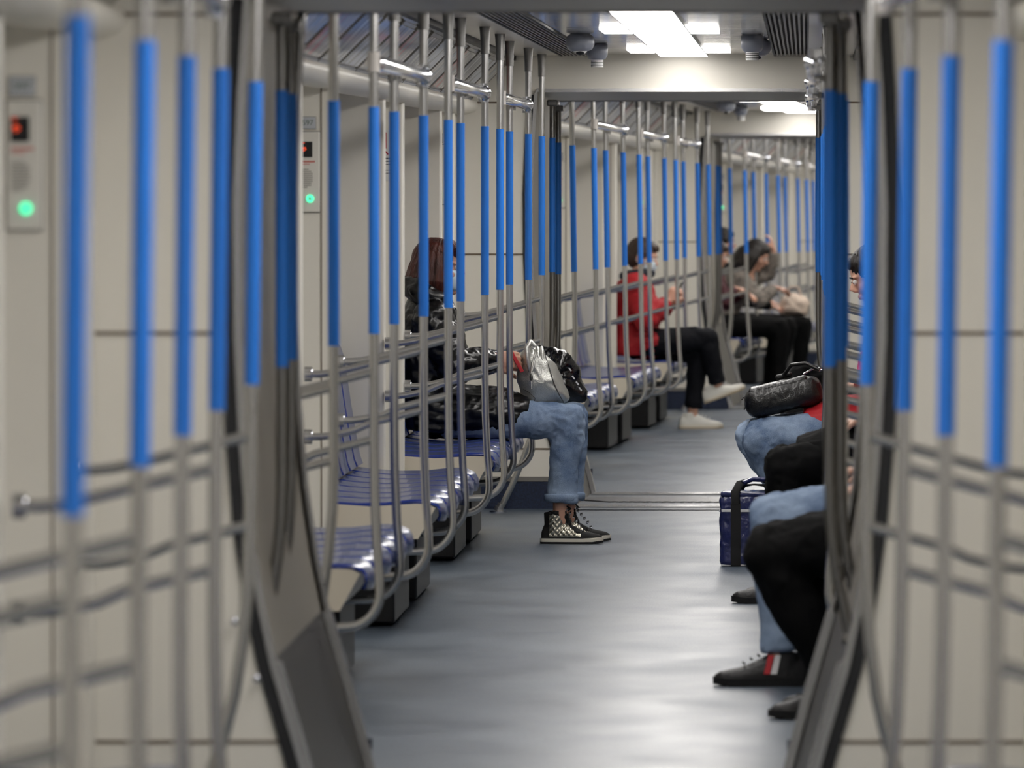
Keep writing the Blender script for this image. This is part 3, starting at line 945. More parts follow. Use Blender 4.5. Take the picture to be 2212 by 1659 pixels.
def add_hand(mb, wrist, d, palm, curl=.6, side=1, s=1.0):
    """hand from the wrist along d; palm = direction the palm faces; side = which way the thumb leaves"""
    d = Vector(d).normalized(); n = Vector(palm); n = (n - d * n.dot(d)).normalized(); w = d.cross(n) * side
    W = Vector(wrist)
    mb.tube([W - d * .03 * s, W, W + d * .03 * s, W + d * .07 * s, W + d * .088 * s], [.026 * s, .027 * s, .036 * s, .040 * s, .034 * s], None, 12, ref=w,
            rx=[.020 * s, .018 * s, .017 * s, .015 * s, .012 * s])
    for i, (o, ln) in enumerate(((.030, .070), (.010, .079), (-.011, .074), (-.030, .058))):
        p = W + d * .080 * s + w * o * s; dd = d.copy(); pts = [p - d * .02 * s, p]
        c = curl * (1 + .12 * i)
        for k, f in enumerate((.46, .30, .24)):
            dd = (Matrix.Rotation(c * (.7 if k == 0 else 1.0), 3, d.cross(n)) @ dd)
            p = p + dd * ln * f * s; pts.append(p.copy())
        mb.tube(pts, [.0095 * s, .0095 * s, .0088 * s, .008 * s, .0068 * s], None, 8)
    p = W + d * .022 * s + w * .028 * s; t1 = (d * .65 + w * .62 + n * .35).normalized(); t2 = (d * .9 + w * .15 + n * .5).normalized()
    mb.tube([p, p + t1 * .034 * s, p + t1 * .034 * s + t2 * .028 * s, p + t1 * .034 * s + t2 * .050 * s], [.013 * s, .012 * s, .0105 * s, .008 * s], None, 8)

def shoe(root, ank, d, style, s=1.0, pitch=0.0, yaw=0.0):
    """ank = point on the ground under the ankle, d = toe direction (horizontal), pitch lifts the toe"""
    d = Vector(d).normalized()
    F = frame_m(ank, d) @ Matrix.Rotation(-pitch, 4, 'Y') @ Matrix.Diagonal((s, s, s, 1))
    secs = [(-.084, .020, .050), (-.074, .031, .078), (-.045, .037, .094), (0, .039, .098), (.035, .041, .088), (.07, .044, .070), (.105, .046, .056), (.14, .042, .048), (.168, .031, .042), (.184, .014, .032)]
    mb = MB(); rings = []
    for x, w, zt in secs:
        ring = []
        for j in range(16):
            a = 2 * PI * j / 16
            c, sn = math.cos(a), math.sin(a)
            yy = w * (abs(c) ** .8) * (1 if c > 0 else -1)
            zz = .018 + (zt - .018) * max(0, sn) ** .9 if sn >= 0 else .018 + .004 * sn
            ring.append((x, yy, zz))
        rings.append(ring)
    mb.loft(rings)
    if style == 'quilt':
        mb.tube([(-.02, 0, .05), (-.022, 0, .09), (-.026, 0, .125), (-.028, 0, .142)], [.052, .049, .047, .046], None, 18, ref=(1, 0, 0), rx=[.038, .036, .036, .036])
        mb.tube([(.035, 0, .08), (.020, 0, .125), (.010, 0, .176)], [.026, .026, .024], None, 12, ref=(0, 1, 0), rx=[.014, .012, .009])
    else:
        mb.tube([(-.018, 0, .05), (-.020, 0, .088), (-.022, 0, .100)], [.050, .046, .044], None, 18, ref=(1, 0, 0), rx=[.037, .035, .034])
    def quilt(co):
        if style != 'quilt' or not (-.050 < co.x < .085 + .1 * (.05 - co.z) and co.z > .032): return 0
        a = (co.x + co.z * .9) / .0155; b = (co.x - co.z * .9) / .0155
        return .0032 * math.sqrt(abs(math.sin(a * PI / 1.5) * math.sin(b * PI / 1.5)))
    def colf(c):
        if style == 'quilt':
            top = .115 - .85 * max(0, c.x - .0)
            if -.047 < c.x < .092 and .030 < c.z < max(.045, .128 - 1.0 * max(0, c.x + .01)) and abs(c.y) > .015: return 1
            return 0
        return 0
    mats = {'quilt': [M['shoe_black'], M['shoe_silver']], 'white': [M['shoe_white']], 'dark': [M['shoe_grey']], 'flag': [M['shoe_grey']]}[style]
    me = remeshed(mb, 'shoe', .0032 if style == 'quilt' else .004, 3, quilt, mats, colf)
    me.transform(F)
    up = mkobj('shoe', me, root)
    def sole(z0, z1, m, ex, nm, x0=-.088, x1=.188):
        b = MB(); ring0, ring1 = [], []
        N = 28; pts = []
        for x, w, zt in secs: pts.append((x, w + ex))
        loop = [(x0 - .002, 0)] + [(x * 1.02, w) for x, w in pts] + [(x1 + .001, 0)] + [(x * 1.02, -w) for x, w in pts[::-1]]
        b.loft([[(x, y, z0 + (.006 if x > .15 else 0)) for x, y in loop], [(x, y, z1 + (.004 if x > .15 else 0)) for x, y in loop]], m)
        me = b.mesh(nm); me.transform(F); return mkobj(nm, me, up)
    if style == 'quilt':
        sole(0, .009, M['shoe_black'], .004, 'outsole'); sole(.009, .024, M['sole_white'], .003, 'midsole')
    elif style == 'white': sole(0, .010, M['gum'], .004, 'outsole'); sole(.010, .026, M['sole_white'], .003, 'midsole')
    else: sole(0, .022, M['shoe_black'], .004, 'outsole')
    b = MB()
    hi = style == 'quilt'
    n = 7 if hi else 5
    for i in range(n):
        f = i / (n - 1)
        x = .100 - .085 * f; z = (.062 + (.105 if hi else .040) * f ** .9)
        hw = .020 - .003 * f
        b.tube([(x, -hw, z), (x + .003, 0, z + .006), (x - .002, hw, z + .002)], .0026, M['shoe_black'] if style != 'white' else M['shoe_white'], 6)
        if hi:
            for q in (-1, 1): b.ball((x - .001, q * (hw + .004), z - .003), .0034, M['chrome'], segs=8)
    if hi or style == 'flag':
        for q in (-1, 1):
            b.tube([(.02, 0, .150 if hi else .106), (.03, q * .02, .165 if hi else .12), (.045, q * .028, .150 if hi else .108), (.035, q * .012, .146 if hi else .104)], .003, M['shoe_black'], 6)
    me = b.mesh('laces'); me.transform(F); mkobj('laces', me, up)
    if style == 'flag':
        for q in (-1, 1):
            b = MB()
            for (xa, mm) in ((.0, M['flag_white']), (.020, M['flag_red'])):
                b.loft([[(xa + .026, q * .0435, .036), (xa + .008, q * .0435, .036), (xa - .004, q * .030, .086), (xa + .012, q * .030, .086)],
                        [(xa + .026, q * .048, .036), (xa + .008, q * .048, .036), (xa - .004, q * .037, .090), (xa + .012, q * .037, .090)]], mm, smooth=False)
            me = b.mesh('side_stripe'); me.transform(F); mkobj('side_stripe', me, up)
    return up
M['flag_white'] = mat('stripe_white', srgb(225, 222, 222), .5); M['flag_red'] = mat('stripe_red', srgb(190, 32, 44), .5)

def person(mw, label, J, top, trouser, hair, hairm, shoes, puffy=0.0, hem=None, mask=False, det=1.0, hood=False, gender='m', skirt=None, jacket_noise=None, trouser_r=1.0, group=None):
    """J: joints in the seat frame (x towards the aisle, z up)"""
    root = thing('person', label, 'person')
    V = {k: Vector(v) for k, v in J.items() if k not in ('face', 'hd_l', 'hd_r', 'toe_l', 'toe_r')}
    # ---- body: one surface
    b = MB(); vx = .006 / det
    b.tube([V['pelvis'] + Vector((0, 0, -.05)), V['pelvis'], V['waist'], V['chest'], V['neck'] - Vector((0, 0, .05)), V['neck'] - Vector((0, 0, .01))], [.14, .15, .125, .145, .10, .055], None, 20, ref=(0, 1, 0), rx=[.09, .10, .09, .10, .07, .05])
    b.tube([V['neck'] - Vector((0, 0, .06)), V['neck'], V['head'] - Vector((0, 0, .03))], [.060, .052, .050], None, 14)
    H = frame_m(V['head'], J['face'], J.get('hup', (0, 0, 1)) if False else (0, 0, 1))
    add_head(b, H)
    for sd in ('l', 'r'):
        sh, el, wr, hp, kn, an = V['sh_' + sd], V['el_' + sd], V['wr_' + sd], V['hip_' + sd], V['kn_' + sd], V['an_' + sd]
        b.tube([V['chest'].lerp(sh, .3), sh, sh.lerp(el, .5), el, el.lerp(wr, .4), wr], [.05, .052, .045, .038, .036, .026], None, 14)
        b.tube([V['pelvis'].lerp(hp, .5), hp, hp.lerp(kn, .5), kn, kn.lerp(an, .35), an], [.08, .082, .072, .054, .050, .034], None, 14)
        b.ball(kn, .056, None, segs=14); b.ball(el, .040, None, segs=12)
        td = Vector(J['toe_' + sd]).normalized()
        b.tube([an, Vector((an.x, an.y, an.z - .04)), Vector((an.x, an.y, an.z - .07)) + td * .02], [.034, .034, .026], None, 10)
        hd = J['hd_' + sd]
        add_hand(b, wr, hd[0], hd[1], hd[2], 1 if sd == 'l' else -1)
    body = remeshed(b, 'body', vx, 2, None, M['skin'])
    mkobj('body', body, root)
    # eyes
    for q in (-1, 1):
        e = MB(); e.ball(H @ Vector((.079, q * .030, .004)), .0115, M['eye_white'], segs=14); e.ball(H @ Vector((.0865, q * .030, .004)), .0055, M['iris'], segs=10)
        part('eye', e, None, root)
        e = MB(); e.tube([H @ Vector((.083, q * .016, .020)), H @ Vector((.087, q * .030, .025)), H @ Vector((.074, q * .046, .020))], [.003, .004, .002], hairm, 6); part('eyebrow', e, None, root)
    # ---- top
    t = MB(); p = puffy
    t.tube([V['pelvis'] + Vector((0, 0, -.065)), V['pelvis'], V['waist'], V['chest'] - Vector((0, 0, .02)), V['chest'] + (V['neck'] - V['chest']) * .55, V['neck'] + Vector((0, 0, -.02 + p * .3))],
           [.165 + p, .17 + p, .150 + p, .170 + p, .140 + p * .7, .070 + p * .3], None, 22, ref=(0, 1, 0), rx=[.115 + p, .120 + p, .115 + p, .125 + p, .095 + p * .7, .062 + p * .3])
    for sd in ('l', 'r'):
        sh, el, wr = V['sh_' + sd], V['el_' + sd], V['wr_' + sd]
        t.tube([V['chest'].lerp(sh, .35) + Vector((0, 0, .04)), sh, sh.lerp(el, .5), el, el.lerp(wr, .5), el.lerp(wr, .93)], [.06 + p, .066 + p, .058 + p, .050 + p, .046 + p * .8, .036 + p * .4], None, 14)
        t.ball(sh, .068 + p, None, segs=14); t.ball(el, .052 + p, None, segs=12)
    if hood:
        c = V['neck'] + Vector((-.02, 0, .01))
        pts = []
        for i in range(13):
            a = -PI * .92 + 2 * PI * .92 * i / 12
            pts.append(c + Vector((-.085 * math.cos(a), .115 * math.sin(a), .02 + .05 * math.cos(a) - (.03 if abs(a) > 2 else 0))))
        t.tube(pts, [.035] + [.05] * 11 + [.035], None, 12)
    if skirt:
        for seg in skirt:
            t.tube([Vector(q[0]) for q in seg], [q[1] for q in seg], None, 18, ref=(0, 1, 0), rx=[q[2] for q in seg])
    jn = jacket_noise or wrinkle(.008, 11, (1, 1, 1.6), 2)
    mkobj('jacket' if p > 0 else 'top', remeshed(t, 'jacket', .009 / det, 5, jn, top), root)
    # ---- trousers
    t = MB(); k = trouser_r
    t.tube([V['pelvis'] + Vector((-.02, 0, .06)), V['pelvis'], V['pelvis'] + Vector((.03, 0, -.03))], [.155, .165, .15], None, 18, ref=(0, 1, 0), rx=[.11, .12, .06])
    hm = hem or (.056, .058)
    for sd in ('l', 'r'):
        hp, kn, an = V['hip_' + sd], V['kn_' + sd], V['an_' + sd]
        a1 = kn.lerp(an, 1.06 if shoes['style'] in ('flag', 'dark') else .93)
        t.tube([V['pelvis'].lerp(hp, .5), hp, hp.lerp(kn, .5), hp.lerp(kn, .9), kn], [.09, .092 * k, .086 * k, .074 * k, .066 * k], None, 18)
        t.ball(kn, .071 * k, None, segs=18)
        t.tube([kn, kn.lerp(an, .15), kn.lerp(an, .5), kn.lerp(an, .8), a1], [.068 * k, .067 * k, .062 * k, hm[0], hm[1]], None, 18)
        mid = kn.lerp(hp, .16).lerp(kn.lerp(an, .2), .5); t.ball(mid, .058 * k, None, segs=12)
    def wn(co):
        base = wrinkle(.0065, 14, (1, 1, 1), 5)(co)
        dk = min((co - V['kn_l']).length, (co - V['kn_r']).length)
        return base * (1 + 1.6 * math.exp(-(dk / .13) ** 2))
    mkobj('trousers', remeshed(t, 'trousers', .008 / det, 4, wn, trouser), root)
    # ---- shoes
    for sd in ('l', 'r'):
        an = V['an_' + sd]
        sp_ = shoes.get('p' + sd, 0)
        td = Vector(J['toe_' + sd]); g = J.get('ground_' + sd)
        base = Vector((an.x, an.y, 0)) if sp_ == 0 else an - Vector((0, 0, .085))
        shoe(root, base + td.normalized() * .0, td, shoes['style'], shoes.get('s', 1.0), sp_)
    # ---- hair
    h = MB(); R = H.to_3x3()
    def P(x, y, z): return H @ Vector((x, y, z))
    h.ball(P(-.022, 0, .036), 1, None, scale=(.102, .086, .092), rot=R, segs=24)
    h.ball(P(-.040, 0, -.005), 1, None, scale=(.080, .080, .085), rot=R, segs=20)
    h.ball(P(.030, 0, .070), 1, None, scale=(.052, .062, .034), rot=R, segs=16)
    if hair == 'bob':
        for i in range(15):
            a = math.radians(62 + 236 * i / 14)
            x, y = math.cos(a), math.sin(a)
            h.tube([P(-.012 + .080 * x, .074 * y, .065), P(-.012 + .100 * x, .092 * y, .0), P(-.016 + .108 * x, .100 * y, -.06), P(-.02 + .100 * x, .092 * y, -.115 - .012 * math.sin(i * 2.3)), P(-.02 + .09 * x, .082 * y, -.148 + .014 * math.sin(i * 1.7))],
                   [.018, .024, .027, .022, .008], None, 8)
        for q in (-1, 0, 1): h.tube([P(.02, q * .03, .115), P(.075, q * .034, .085), P(.090, q * .036, .045)], [.02, .018, .007], None, 8)
    elif hair == 'long':
        for i in range(15):
            a = math.radians(70 + 220 * i / 14); x, y = math.cos(a), math.sin(a)
            h.tube([P(-.012 + .08 * x, .074 * y, .06), P(-.02 + .115 * x, .105 * y, -.02), P(-.03 + .13 * x, .12 * y, -.11), P(-.03 + .12 * x, .11 * y, -.20)], [.02, .032, .032, .010], None, 8)
    else:
        for q in (-1, 1): h.tube([P(.02, q * .072, .04), P(.012, q * .078, .005), P(.012, q * .074, -.02)], [.014, .010, .004], None, 8)
        for q in (-1, 0, 1): h.tube([P(.03, q * .03, .098), P(.068, q * .032, .082), P(.082, q * .034, .062)], [.018, .014, .005], None, 8)
    def hn(co):
        l = H.inverted() @ co
        a = math.atan2(l.y, l.x)
        return .0035 * noise.noise(Vector((a * 9, l.z * 7, 1.0))) + .002 * noise.noise(Vector((a * 30, l.z * 10, 4)))
    mkobj('hair', remeshed(h, 'hair', .005 / det, 2, hn, hairm), root)
    if mask:
        k_ = MB(); rows = []
        for i in range(9):
            f = i / 8; z = -.012 - .092 * f
            row = []
            for j in range(13):
                a = -1.15 + 2.3 * j / 12
                rx = .098 + .018 * math.cos(a * 1.2) * math.sin(PI * min(1, f * 1.05)) - (.012 * f if abs(a) < .6 else 0)
                fold = .0016 * math.sin(f * PI * 6)
                row.append(P((rx + fold) * math.cos(a) - .004, (rx * .70 + fold) * math.sin(a), z * (1 - .12 * abs(a)) + .004 * math.cos(a)))
            rows.append(row)
        k_.loft(rows, M['mask'], closed=False, cap=False)
        for q in (-1, 1):
            k_.tube([rows[1][0 if q < 0 else 12], P(.01, q * .082, -.004), P(-.022, q * .086, .016)], .0016, M['mask'], 6)
            k_.tube([rows[7][0 if q < 0 else 12], P(.0, q * .080, -.04), P(-.022, q * .086, -.02)], .0016, M['mask'], 6)
        mo = part('face_mask', k_, None, root)
        sm = mo.modifiers.new('thickness', 'SOLIDIFY'); sm.thickness = .002
    root.matrix_world = mw
    return root

def seat_m(k, sd, y):
    """frame of a seated person: x towards the aisle, origin on the carriage axis"""
    return CM[k] @ Matrix.Translation((0, y, 0)) @ side_m(sd)

def inflate(outline, th, m, name, y0=0.0, nz=.0, f=18, n=56, soft=2.4, sub=True):
    """closed bulging body from an outline in the xz plane"""
    pts = [Vector((x, z)) for x, z in outline]
    # resample smooth
    per = [];
    L_ = len(pts)
    segl = [(pts[(i + 1) % L_] - pts[i]).length for i in range(L_)]; tot = sum(segl)
    res = []
    for k in range(n):
        d = tot * k / n; i = 0
        while d > segl[i]: d -= segl[i]; i += 1
        res.append(pts[i].lerp(pts[(i + 1) % L_], d / segl[i]))
    for _ in range(2): res = [(res[i - 1] + res[i] * 2 + res[(i + 1) % n]) / 4 for i in range(n)]
    c = sum(res, Vector((0, 0))) / n
    ts = [1, .985, .95, .88, .78, .64, .48, .30, .12]
    rings = []
    for sgn in (-1, 1):
        rr = []
        for t in ts:
            yy = y0 + sgn * th * (1 - t ** soft) ** .5
            rr.append([(c.x + (p.x - c.x) * t, yy, c.y + (p.y - c.y) * t) for p in res])
        rings.append(rr)
    seq = rings[0][::-1] + rings[1][1:]
    mb = MB(); mb.loft(seq, m)
    me = mb.mesh(name)
    if nz:
        push_out(me, wrinkle(nz, f))
    for p in me.polygons: p.use_smooth = True
    return me

# default seated joints
def joints(**kw):
    J = dict(pelvis=(-1.0, 0, .55), waist=(-1.03, 0, .74), chest=(-1.05, 0, .93), neck=(-1.03, 0, 1.10), head=(-1.0, 0, 1.22), face=(1, 0, -.1),
             sh_l=(-1.03, .18, 1.02), el_l=(-.96, .24, .80), wr_l=(-.80, .12, .68), sh_r=(-1.03, -.18, 1.02), el_r=(-.96, -.24, .80), wr_r=(-.80, -.10, .68),
             hip_l=(-.95, .09, .545), kn_l=(-.47, .11, .52), an_l=(-.50, .11, .11), hip_r=(-.95, -.09, .545), kn_r=(-.47, -.11, .52), an_r=(-.50, -.11, .11),
             toe_l=(1, .12, 0), toe_r=(1, -.12, 0), hd_l=((.8, -.3, -.2), (0, 0, -1), .5), hd_r=((.8, .3, -.2), (0, 0, -1), .5))
    J.update(kw); return J

def puffer(co):
    # quilted bands across the sleeves and trunk plus crumple
    band = abs(math.sin(co.z * 48 + co.x * 12 + 1.2 * noise.noise(co * 6)))
    return .007 * (band - .6) + wrinkle(.009, 15, (1, 1, 1.4), 3)(co)

# -- the woman on the left, in focus
PW = person(seat_m(1, -1, 14.42), 'seated person with auburn bob, white mask, glossy black coat, blue jeans and pewter quilted high-tops',
    joints(pelvis=(-1.02, 0, .555), waist=(-1.06, 0, .70), chest=(-1.05, 0, .87), neck=(-1.02, 0, 1.03), head=(-1.00, 0, 1.185), face=(1, -.12, -.06),
           sh_r=(-1.02, -.17, .95), el_r=(-.92, -.24, .76), wr_r=(-.755, -.12, .795), sh_l=(-1.02, .17, .95), el_l=(-.93, .24, .76), wr_l=(-.74, .12, .78),
           hd_r=((.9, .25, -.06), (0, .9, -.2), .55), hd_l=((.9, -.25, -.1), (0, -.9, -.2), .55),
           hip_r=(-.95, -.09, .545), kn_r=(-.440, -.095, .527), an_r=(-.476, -.095, .155), hip_l=(-.95, .09, .545), kn_l=(-.428, .10, .527), an_l=(-.448, .10, .155),
           toe_r=(1, -.04, 0), toe_l=(1, .16, 0)),
    M['coat_gloss'], M['denim'], 'bob', M['hair_red'], {'style': 'quilt', 's': .98}, puffy=.028, hem=(.064, .070), mask=True, det=1.3, hood=True,
    jacket_noise=puffer,
    skirt=[[((-1.07, 0, .60), .17, .09), ((-1.09, 0, .82), .19, .095), ((-1.09, 0, .98), .15, .085), ((-1.07, 0, 1.05), .08, .05)], [((-1.05, 0, .57), .205, .125), ((-.90, 0, .565), .215, .118), ((-.74, 0, .56), .205, .108), ((-.62, 0, .552), .17, .085), ((-.585, 0, .55), .12, .05)]])
# jeans hem band and seam
b = MB()
for (x, y) in ((-.474, -.095), (-.449, .10)):
    b.tube([(x, y, .182), (x, y, .187), (x + .001, y, .210), (x + .001, y, .214)], [.066, .0735, .0735, .068], M['denim2'], 28)
part('jeans_hem', b, None, PW)
mw_w = seat_m(1, -1, 14.42)
# silver handbag on her lap
bag = thing('handbag', 'silver leather drawstring handbag resting on the lap of the person in blue jeans', 'bag')
sil = [(-.652, .80), (-.658, .70), (-.640, .625), (-.595, .592), (-.52, .590), (-.455, .594), (-.437, .622), (-.462, .675), (-.505, .76), (-.545, .826), (-.575, .842), (-.625, .838)]
body = mkobj('bag_body', inflate(sil, .075, M['silver'], 'bag_body', -.02, .017, 13), bag)
b = MB()
b.tube([(-.606, -.088, .74), (-.616, -.100, .79), (-.622, -.088, .84), (-.606, -.065, .868), (-.585, -.065, .845)], [.008, .011, .012, .012, .010], M['silver'], 10); part('handle', b, None, bag)
b = MB(); b.tube([(-.585, -.080, .822), (-.597, -.104, .770), (-.602, -.112, .73), (-.600, -.116, .665)], .0038, M['silver'], 6)
b.tube([(-.575, -.078, .824), (-.590, -.104, .772), (-.598, -.112, .74)], .0038, M['silver'], 6); b.ball((-.601, -.114, .715), .008, M['silver_dark'], segs=8, scale=(1, 1, 2)); part('drawstring', b, None, bag)
b = MB(); b.tube([(-.545, -.060, .815), (-.520, -.086, .74), (-.505, -.094, .69), (-.482, -.088, .64), (-.462, -.070, .605)], .0025, M['silver_dark'], 6)
b.tube([(-.640, -.060, .665), (-.610, -.094, .650), (-.585, -.098, .625), (-.590, -.085, .603)], .002, M['silver_dark'], 6); part('seam', b, None, bag)
b = MB()
for i, x in enumerate((-.618, -.600, -.578, -.560)): b.tube([(x, -.045, .842), (x + .004, -.066, .825), (x + .006, -.080, .79)], [.008, .010, .004], M['silver'], 8)
part('gather', b, None, bag)
bag.matrix_world = mw_w
pb = thing('plastic_bag', 'crumpled glossy black plastic bag standing behind the silver handbag', 'bag')
blk = [(-.60, .845), (-.53, .848), (-.465, .815), (-.415, .75), (-.372, .655), (-.370, .605), (-.42, .612), (-.47, .60), (-.60, .60)]
mkobj('bag_body', inflate(blk, .05, M['plastic_bag'], 'bag_body', .105, .020, 16), pb)
b = MB()
for (x, z) in ((-.425, .71), (-.408, .685), (-.395, .66), (-.44, .745)):
    b.box((x, .052, z), (.018, .003, .006), M['white_pipe'], rot=Matrix.Rotation(.9, 3, 'Y'))
part('print', b, None, pb)
pb.matrix_world = mw_w
ph = thing('phone', 'red cased phone held by the person with the silver handbag', 'phone')
b = MB(); b.box((-.668, -.115, .790), (.016, .010, .12), M['phone_red'], bev=.003, rot=Matrix.Rotation(-.5, 3, 'Y')); part('case', b, None, ph)
b = MB(); b.box((-.668, -.109, .790), (.013, .002, .11), M['phone'], rot=Matrix.Rotation(-.5, 3, 'Y')); part('screen', b, None, ph)
ph.matrix_world = mw_w

# -- the man in red, third carriage
PR = person(seat_m(2, -1, 12.75), 'seated person in red coat with white mask, dark trousers and white sneakers, legs crossed',
    joints(pelvis=(-1.0, 0, .55), waist=(-.99, 0, .70), chest=(-.96, 0, .86), neck=(-.93, 0, 1.00), head=(-.89, 0, 1.13), face=(1, -.25, -.30),
           sh_r=(-.93, -.17, .93), el_r=(-.86, -.25, .73), wr_r=(-.72, -.12, .84), sh_l=(-.93, .17, .93), el_l=(-.86, .25, .73), wr_l=(-.72, .08, .82),
           hd_r=((.5, .2, .8), (.2, .9, 0), .7), hd_l=((.5, -.2, .8), (.2, -.9, 0), .7),
           hip_r=(-.92, -.09, .56), kn_r=(-.47, -.04, .60), an_r=(-.40, .02, .28), hip_l=(-.92, .09, .545), kn_l=(-.53, .06, .50), an_l=(-.565, .05, .11),
           toe_r=(1, -.1, 0), toe_l=(1, .1, 0)),
    M['red_coat'], M['dark_trouser'], 'short', M['hair_brown'], {'style': 'white', 'pr': .35, 's': 1.06}, puffy=.034, mask=True, det=.9,
    skirt=[[((-1.02, 0, .60), .19, .12), ((-.90, 0, .575), .19, .12), ((-.80, 0, .57), .175, .10), ((-.74, 0, .56), .13, .06)]])
b = MB()
pts = [Vector((-.93 + .085 * math.cos(a), .085 * math.sin(a), 1.015 + .01 * math.cos(a))) for a in [2 * PI * i / 16 for i in range(17)]]
b.tube(pts, .035, M['scarf'], 10); part('scarf', b, None, PR)
ph = thing('phone', 'dark phone held up by the person in the red coat', 'phone')
b = MB(); b.box((-.655, -.02, .90), (.010, .070, .14), M['phone'], bev=.003, rot=Matrix.Rotation(.35, 3, 'Y')); part('case', b, None, ph)
b = MB(); b.box((-.661, -.02, .902), (.002, .062, .125), M['glass_dark'], rot=Matrix.Rotation(.35, 3, 'Y')); part('screen', b, None, ph)
ph.matrix_world = seat_m(2, -1, 12.75)

# -- far persons, fourth carriage
person(seat_m(3, -1, 3.95), 'distant seated person in maroon top and black trousers beside the third gangway',
    joints(pelvis=(-.98, 0, .55), waist=(-.98, 0, .70), chest=(-.97, 0, .86), neck=(-.94, 0, .99), head=(-.925, 0, 1.10), face=(1, -.1, -.35),
           sh_r=(-.94, -.17, .92), el_r=(-.86, -.22, .74), wr_r=(-.76, -.10, .84), sh_l=(-.94, .17, .92), el_l=(-.86, .24, .72), wr_l=(-.72, .08, .80),
           kn_r=(-.40, -.09, .525), an_r=(-.42, -.09, .11), kn_l=(-.44, .12, .52), an_l=(-.50, .13, .11)),
    M['maroon'], M['black_cloth'], 'short', M['hair_brown'], {'style': 'dark'}, puffy=.008, det=.7)
person(seat_m(3, -1, 4.9), 'distant person with long dark hair and grey knit jacket leaning forward on the left bench',
    joints(pelvis=(-.98, 0, .55), waist=(-.92, 0, .70), chest=(-.83, 0, .85), neck=(-.73, 0, .97), head=(-.65, 0, 1.10), face=(1, -.2, -.55),
           sh_r=(-.78, -.17, .90), el_r=(-.62, -.22, .74), wr_r=(-.50, -.10, .84), sh_l=(-.78, .17, .90), el_l=(-.58, .22, .95), wr_l=(-.53, .13, 1.14),
           hd_l=((-.2, -.2, .9), (-1, 0, 0), .4), kn_r=(-.40, -.09, .525), kn_l=(-.40, .12, .525)),
    M['grey_jacket'], M['black_cloth'], 'long', M['hair_dark'], {'style': 'dark'}, puffy=.018, det=.7)
person(seat_m(3, -1, 5.75), 'farthest seated person in black clothes holding a cream fluffy bag',
    joints(head=(-.98, 0, 1.20), wr_r=(-.58, -.10, .68), wr_l=(-.58, .12, .70), el_r=(-.80, -.24, .74), el_l=(-.80, .24, .74), kn_r=(-.33, -.10, .53), an_r=(-.36, -.10, .11), kn_l=(-.33, .12, .53), an_l=(-.38, .12, .11)),
    M['black_cloth'], M['black_cloth'], 'short', M['hair_dark'], {'style': 'dark'}, puffy=.01, det=.7)
fb_ = thing('fluffy_bag', 'cream fluffy bag on the lap of the farthest person', 'bag')
mkobj('bag_body', inflate([(-.50, .60), (-.53, .68), (-.49, .76), (-.40, .79), (-.31, .75), (-.27, .68), (-.30, .61), (-.40, .595)], .13, M['cream'], 'bag_body', 0, .02, 20), fb_)
b = MB(); b.tube([(-.47, 0, .76), (-.44, 0, .84), (-.37, 0, .84), (-.34, 0, .76)], .008, M['cream'], 8); part('handle', b, None, fb_)
fb_.matrix_world = seat_m(3, -1, 5.75)

# -- right side (mirrored frame)
person(seat_m(1, 1, 3.88), 'nearest person on the right, black trousers and black shoes, knees past the gangway edge',
    joints(kn_l=(-.475, .13, .475), an_l=(-.655, .12, .12), kn_r=(-.50, -.10, .475), an_r=(-.70, -.10, .11), toe_l=(1, .45, 0), toe_r=(1, -.2, 0)),
    M['black_cloth'], M['black_cloth'], 'short', M['hair_dark'], {'style': 'dark', 's': 1.05}, puffy=.02, trouser_r=1.18, det=.9,
    skirt=[[((-1.03, 0, .60), .20, .13), ((-.85, 0, .57), .20, .12), ((-.72, 0, .55), .16, .09)]])
person(seat_m(1, 1, 5.28), 'right-hand person in blue jeans and dark sneakers with red and white side stripes',
    joints(kn_l=(-.475, .13, .51), an_l=(-.495, .14, .13), kn_r=(-.49, -.10, .51), an_r=(-.62, -.10, .11), toe_l=(1, .05, 0)),
    M['dark_trouser'], M['denim'], 'short', M['hair_brown'], {'style': 'flag', 's': 1.08}, puffy=.015, det=.9, trouser_r=1.08)
person(seat_m(1, 1, 9.85), 'person on the right all in black between the two people in jeans',
    joints(kn_l=(-.50, .10, .50), an_l=(-.50, .10, .11), kn_r=(-.50, -.12, .50), an_r=(-.54, -.12, .11)),
    M['black_cloth'], M['black_cloth'], 'short', M['hair_dark'], {'style': 'dark', 's': 1.05}, puffy=.03, det=.9, trouser_r=1.1,
    skirt=[[((-1.03, 0, .60), .20, .13), ((-.85, 0, .565), .20, .125), ((-.68, 0, .545), .19, .11), ((-.55, 0, .53), .15, .08)]])
mw_r = seat_m(1, 1, 13.05)
person(mw_r, 'right-hand person in red sweater and jeans, a black leather bag on the lap',
    joints(pelvis=(-.98, 0, .55), waist=(-.97, 0, .72), chest=(-.95, 0, .90), neck=(-.90, 0, 1.05), head=(-.85, 0, 1.17), face=(1, .1, -.45),
           sh_r=(-.92, -.18, .98), el_r=(-.84, -.24, .76), wr_r=(-.80, -.14, .72), sh_l=(-.92, .18, .98), el_l=(-.84, .24, .76), wr_l=(-.80, .15, .72),
           kn_l=(-.385, .10, .50), an_l=(-.60, .11, .12), kn_r=(-.36, -.09, .50), an_r=(-.58, -.09, .12)),
    M['red_coat'], M['denim2'], 'short', M['hair_dark'], {'style': 'dark'}, puffy=.004, det=1.15, trouser_r=1.08,
    skirt=[[((-1.0, 0, .60), .18, .12), ((-.80, 0, .585), .185, .10), ((-.66, 0, .572), .18, .085), ((-.57, 0, .565), .15, .06)]])
